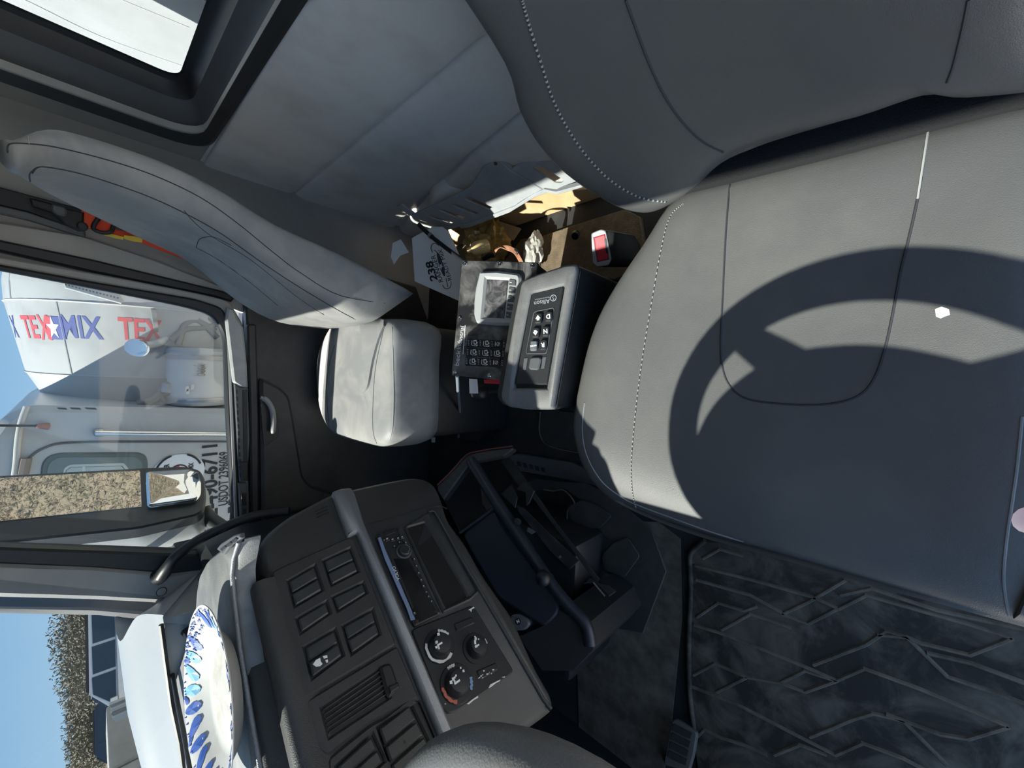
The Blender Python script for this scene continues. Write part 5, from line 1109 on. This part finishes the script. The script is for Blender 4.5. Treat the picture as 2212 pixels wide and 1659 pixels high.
# ------------------------------------------------------------------ own drum behind the rear window
od = thing('rear_tank', V((1.1, .8, .2)), 'pale curved tank close behind the rear window, hairline cracks in its paint', 'tank')
TKP = M('pale_tank_paint', (.46, .47, .49), .6, bump=.1, bs=200, col2=(.40, .41, .42), ms=4)
def tx(y): return 1.08+.07*((y-1.0)/1.4)**2
rg = []
for z in (.2, 1.0, 1.5, 1.95): rg.append([V((tx(-.35+2.77*i/16), -.35+2.77*i/16, z)) for i in range(17)]+[V((1.5, 2.42, z)), V((1.5, -.35, z))])
part('tank_shell', loft(rg), TKP, od, 60)
def tkp(y, z): return V((tx(y)-.001, y, z))
for pts in ([(2.2, 1.6), (2.17, 1.4), (2.19, 1.2), (2.12, .95)], [(1.95, 1.6), (1.9, 1.3), (1.83, 1.0)], [(1.65, 1.4), (1.68, 1.2), (1.63, .95)]):
    part('paint_crack', tube(crom([tkp(*p) for p in pts], 5), .0013, 5), M('crack_grey', (.5, .51, .53), .6), od)
# ------------------------------------------------------------------ vehicles, block wall and brush beyond the bonnet
struct('raised_ground', box((-90, 10.5, GZ-.1), (60, 110, -.62), .0), GRAVEL)
def along(px, py, dist): d = ray(px, py); d = d/math.hypot(d.x, d.y); return CAM+d*dist
CARW = M('silver_white_car', (.62, .63, .65), .25); CARG = M('car_glass', (.035, .05, .07), .08)
def suv(p, head, label, k=1.0, paint=None):
    r = thing('parked_car', p, label, 'car', None); R = Matrix.Rotation(head, 4, 'Z'); T = Matrix.Translation(p) @ R @ Matrix.Scale(k, 4); paint = paint or CARW
    def side(pts, y0, y1, inx=0): return [[T @ V((x, y, z)) for x, z in pts] for y in (y0, y1)]
    low = [(-2.35, .45), (-2.4, .75), (-2.3, 1.02), (-1.2, 1.10), (2.2, 1.14), (2.35, .95), (2.38, .45), (1.9, .35), (-1.9, .35)]
    c_ = V((0, .72)); rg = []
    for y, s in ((-.96, .96), (-.90, 1), (.90, 1), (.96, .96)): rg.append([T @ V((x*s, y, .72+(z-.72)*s)) for x, z in low])
    part('body', loft(rg), paint, r, 40)
    g0 = [(-1.35, 1.08), (-.55, 1.72), (1.9, 1.74), (2.2, 1.1)]
    part('cabin', loft([[T @ V((x, y, z)) for x, z in g0] if abs(y) > .8 and False else [T @ V((x*(1-.0*abs(y)), y*(1 if z < 1.2 else .86), z)) for x, z in g0] for y in (-.88, .88)]), paint, r, 30)
    part('roof_rack', loft([[T @ V((x, y, z)) for x, z in ((-.5, 1.72), (-.45, 1.79), (1.8, 1.81), (1.85, 1.74))] for y in (-.72, -.66)]), BLACK, r)
    for x0, x1 in ((-.95, -.1), (-.02, .78), (.86, 1.75)):
        for s in (-1, 1):
            q = [(max(x0, -1.12) if x0 > -.9 else -1.1, 1.14), (x0+(.38 if x0 < -.9 else 0), 1.64), (x1, 1.66), (x1, 1.14)]
            part('side_window', loft([[T @ V((x, s*(.885 if z < 1.3 else .785), z)) for x, z in q], [T @ V((x, s*(.897 if z < 1.3 else .797), z)) for x, z in q]]), CARG, r, 20)
    q = [(-.78, -1.27, 1.14), (.78, -1.27, 1.14), (.68, -.66, 1.66), (-.68, -.66, 1.66)]
    part('windscreen', loft([[T @ V((x-.04, y, z+.02)) for y, x, z in q], [T @ V((x, y, z)) for y, x, z in q]]), CARG, r, 20)
    part('grille', box((-2.43, -.45, .6), (-2.36, .45, .92)), BLACK, r) if False else part('grille', loft([[T @ V((x, y, z)) for y, z in ((-.5, .62), (.5, .62), (.45, .92), (-.45, .92))] for x in (-2.36, -2.43)]), BLACK, r)
    for s in (-1, 1):
        part('headlamp', loft([[T @ V((x, s*y, z)) for y, z in ((.55, .74), (.88, .76), (.86, .98), (.55, .94))] for x in (-2.3, -2.42)]), CARG, r)
        part('wing_mirror', loft([[T @ V((x, s*y, z)) for y, z in ((.93, 1.1), (1.14, 1.12), (1.14, 1.28), (.95, 1.26))] for x in (-1.0, -.85)]), paint, r)
        for x in (-1.45, 1.45): part('wheel', lathe([(.0005, -.02), (.22, -.02), (.37, 0), (.38, .05), (.38, .2), (.0005, .2)], T @ frame((x, s*.78, .38), (0, s, 0)), 20), WHL, r, 40)
    return r
p1_ = along(236, 1440, 21); suv(V((p1_.x, p1_.y, -.62)), math.radians(28), 'silver white off road car facing left, beyond the bonnet and before the brush', 1.0)
p2_ = along(236, 1325, 29); suv(V((p2_.x, p2_.y, -.62)), math.radians(20), 'white car partly hidden by the grey windscreen pillar', 1.0, WHITEP)
p3_ = along(228, 1590, 34); suv(V((p3_.x, p3_.y, -.9)), math.radians(30), 'dark car roof just above the concrete block wall', 1.0, M('dark_car', (.04, .05, .08), .3))
bwl = thing('block_wall', along(262, 1600, 13)-V((0, 0, 2.0)), 'stacked grey concrete block wall beyond the bonnet', 'wall')
A0 = along(230, 1572, 13.5); A1 = along(230, 1830, 12.0); dirw = V((A1.x-A0.x, A1.y-A0.y, 0)).normalized(); nrw = V((-dirw.y, dirw.x, 0))
rnd = random.Random(9); topz = along(228, 1560, 13.5).z
for row in range(3):
    for i in range(6):
        o_ = A0+dirw*(i*1.5+(.75 if row % 2 else 0)-.2); z1 = topz-row*.72; b_ = bmesh.new()
        c_ = V((o_.x, o_.y, z1-.36))+dirw*.74+nrw*rnd.uniform(-.05, .05)
        rt = Matrix((dirw, nrw, V((0, 0, 1)))).transposed()
        part('concrete_block', box(c_-V((.735, .35, .35)), c_+V((.735, .35, .35)), .03, None, None, 1) if False else join(None, (lambda q: (bmesh.ops.transform(q, matrix=Matrix.Translation(c_) @ rt.to_4x4(), verts=q.verts), q)[1])(box((-.735, -.35, -.35), (.735, .35, .35), .03, None, None, 1))), CONC, bwl)
fnc = thing('striped_barrier', along(255, 1535, 12.2)-V((0, 0, 1.5)), 'white and silver road barrier end beside the concrete blocks', 'barrier')
for i in range(4):
    a_ = along(236+i*2, 1524+i*9, 12.2); part('barrier_panel', loft([[a_+V((0, 0, .0)), a_+V((-.12, 0, -.05)), a_+V((-.12, 0, -1.6)), a_+V((0, 0, -1.6))], [p+V((0, .08, 0)) for p in (a_+V((0, 0, .0)), a_+V((-.12, 0, -.05)), a_+V((-.12, 0, -1.6)), a_+V((0, 0, -1.6)))]]), WHITEP if i % 2 else STEEL, fnc)
# brush covered slopes
EARTH = M('dry_slope', (.20, .155, .115), .95, col2=(.13, .115, .075), ms=.8, mix=.5, detail=9)
def slope(name, p0, p1, out, h, dep):
    d = (V(p1)-V(p0)); bm = bmesh.new(); rings = []
    n = 24
    for i in range(n+1):
        b = V(p0)+d*i/n; hh = h*(1+.08*math.sin(i*1.7)+.06*math.sin(i*.6+1))
        rings.append([b, b+V(out)*dep*.5+V((0, 0, hh*.55)), b+V(out)*dep+V((0, 0, hh)), b+V(out)*dep*1.6+V((0, 0, hh)), b+V(out)*dep*1.6-V((0, 0, 1))])
    return struct(name, loft(rings), EARTH)
def tufts(name, p0, p1, out, h, dep, n, mat, size, label, seed):
    rnd = random.Random(seed); vs = []; fs = []; d = V(p1)-V(p0); out = V(out); g = rnd.gauss
    for _ in range(n):
        u = rnd.random(); q = V(p0)+d*rnd.random()+out*dep*u+V((0, 0, h*(u if u > .5 else u*1.1))); s = size*rnd.uniform(.4, 1.3)
        for _k in range(6):
            a = V((g(0, 1), g(0, 1), abs(g(0, 1)))).normalized()*s*rnd.uniform(.5, 1.3); sd = V((g(0, 1), g(0, 1), g(0, .6))).normalized()*s*.10; i = len(vs)
            vs += [q, q+a*.6+sd, q+a, q+a*.6-sd]; fs.append((i, i+1, i+2, i+3))
    me = bpy.data.meshes.new(name); c = V(p0)+d*.5; me.from_pydata([v-c for v in vs], [], fs); me.materials.append(mat)
    o_ = bpy.data.objects.new(name, me); COL.objects.link(o_); o_.location = c; prop(o_, label, 'brush', None, 'stuff')
BRUSH = M('mixed_brush', (.11, .11, .06), .9, col2=(.26, .20, .155), ms=.55, mix=.47, detail=12)
slope('slope_1', (-62, 40, -.65), (30, 46, -.65), (.1, 1, 0), 2.6, 9)
tufts('brush', (-62, 40, -.6), (30, 46, -.6), (.1, 1, 0), 2.7, 10, 24000, BRUSH, .26, 'mixed brown and olive brush covering the slope ahead', 4)
slope('slope_2', (30, -25, GZ), (34, 45, GZ), (1, 0, 0), 15, 16)
tufts('brush', (29, -25, GZ), (33, 45, GZ), (1, 0, 0), 15, 16, 30000, BRUSH, .34, 'bare brown brush on the bank behind, seen in the mirror', 6)
def tree(p, h, r, label, seed, mat, n=5500):
    rnd = random.Random(seed); t = thing('scrub_tree', p, label, 'tree')
    part('trunk', tube(crom([p, p+V((.1, 0, h*.4)), p+V((0, .1, h*.8))], 3), [.12, .11, .10, .08, .07, .05, .04], 8), M('bark%d' % seed, (.12, .095, .075), .9), t)
    bm = bmesh.new()
    for _ in range(n):
        a = V((rnd.gauss(0, 1), rnd.gauss(0, 1), rnd.gauss(0, .8))).normalized()*r*rnd.uniform(.4, 1); q = p+V((0, 0, h*.62))+V((a.x, a.y, a.z*h*.42/r))
        u = V((rnd.gauss(0, 1), rnd.gauss(0, 1), rnd.gauss(0, 1))).normalized()*rnd.uniform(.03, .12); v = u.orthogonal().normalized()*rnd.uniform(.012, .04)
        bm.faces.new([bm.verts.new(q-u), bm.verts.new(q+v), bm.verts.new(q+u), bm.verts.new(q-v)])
    part('crown', bm, mat, t, 0, kind='stuff')
DKG = M('grey_green_foliage', (.10, .10, .07), .8, col2=(.16, .135, .105), ms=1.5); OLV = M('olive_foliage', (.13, .125, .07), .8, col2=(.19, .15, .115), ms=1.5)
def gtree(px, py, dist, top_px, r, label, seed, mat, gz=-.62):
    p = along(px, py, dist); top = along(top_px, py, dist).z; tree(V((p.x, p.y, gz)), (top-gz)/1.04, r, label, seed, mat)
gtree(200, 1345, 34, 100, 2.6, 'tall grey green tree rising beside the windscreen pillar', 21, DKG)
gtree(200, 1400, 32, 106, 2.8, 'broad grey green tree above the parked cars', 22, DKG)
gtree(200, 1462, 36, 124, 2.2, 'low olive tree left of the broad grey green one', 23, OLV)
gtree(200, 1560, 36, 130, 2.4, 'olive tree above the block wall', 24, OLV)

# ------------------------------------------------------------------ fingertip of the person holding the phone
SKIN = M('skin', (.62, .36, .29), .5, bump=.15, bs=400); SKIN.node_tree.nodes['Principled BSDF'].inputs['Subsurface Weight'].default_value = .1
T_ = CAM+ray(2278, 1138)*.15; hx = CD.copy(); hy = CR.copy(); hz = -CF          # along the hand, across it, towards the lens
def hp_(a, b, c): return T_+hx*a+hy*b+hz*c
J = {'wr': (hp_(.21, .03, -.06), .026), 'pm': (hp_(.15, .03, -.035), .030), 'k1': (hp_(.098, .012, -.012), .0125), 'k2': (hp_(.104, .034, -.014), .0125), 'k3': (hp_(.110, .054, -.018), .012), 'k4': (hp_(.122, .070, -.024), .011),
     'a1': (hp_(.056, .006, .002), .0095), 'a2': (hp_(.028, .002, .004), .0088), 'a3': (hp_(.003, 0, 0), .0080),
     'b1': (hp_(.068, .036, -.002), .0095), 'b2': (hp_(.060, .038, -.034), .0088), 'b3': (hp_(.080, .040, -.046), .008),
     'c1': (hp_(.078, .056, -.006), .009), 'c2': (hp_(.070, .058, -.038), .0084), 'c3': (hp_(.090, .060, -.050), .0078),
     'd1': (hp_(.094, .076, -.014), .008), 'd2': (hp_(.088, .078, -.040), .0075), 'd3': (hp_(.104, .079, -.050), .007),
     't0': (hp_(.150, .004, -.035), .014), 't1': (hp_(.118, -.022, -.040), .0115), 't2': (hp_(.090, -.030, -.036), .009), 'el': (hp_(.34, .02, -.16), .036)}
E_ = [('wr', 'pm'), ('pm', 'k1'), ('pm', 'k2'), ('pm', 'k3'), ('pm', 'k4'), ('k1', 'a1'), ('a1', 'a2'), ('a2', 'a3'), ('k2', 'b1'), ('b1', 'b2'), ('b2', 'b3'), ('k3', 'c1'), ('c1', 'c2'), ('c2', 'c3'), ('k4', 'd1'), ('d1', 'd2'), ('d2', 'd3'), ('pm', 't0'), ('t0', 't1'), ('t1', 't2'), ('wr', 'el')]
nm_ = list(J); me = bpy.data.meshes.new('hand'); me.from_pydata([J[n][0]-T_ for n in nm_], [(nm_.index(a), nm_.index(b)) for a, b in E_], [])
ho = bpy.data.objects.new('hand', me); COL.objects.link(ho)
mo = ho.modifiers.new('skin', 'SKIN'); mo.use_smooth_shade = True
for i, n in enumerate(nm_): me.skin_vertices[0].data[i].radius = (J[n][1], J[n][1]); me.skin_vertices[0].data[i].use_root = n == 'wr'
ms_ = ho.modifiers.new('sub', 'SUBSURF'); ms_.levels = 2; ms_.render_levels = 2
dg = bpy.context.evaluated_depsgraph_get(); dg.update(); m2_ = bpy.data.meshes.new_from_object(ho.evaluated_get(dg)); ho.modifiers.clear(); ho.data = m2_
m2_.materials.clear(); m2_.materials.append(SKIN)
pr = thing('person', T_, 'hand of the person taking the picture, one pink fingertip at the frame edge', 'person')
ho.parent = pr
part('fingernail', pad([hp_(.001+.008*math.cos(t), .0055*math.sin(t), -.0075) for t in [2*math.pi*i/14 for i in range(14)]], hp_(.001, 0, -.0075), -hz, [(1, 0), (.9, .0008), (.5, .0012), (.05, .0013)]), M('nail', (.70, .45, .40), .3), pr, 60)
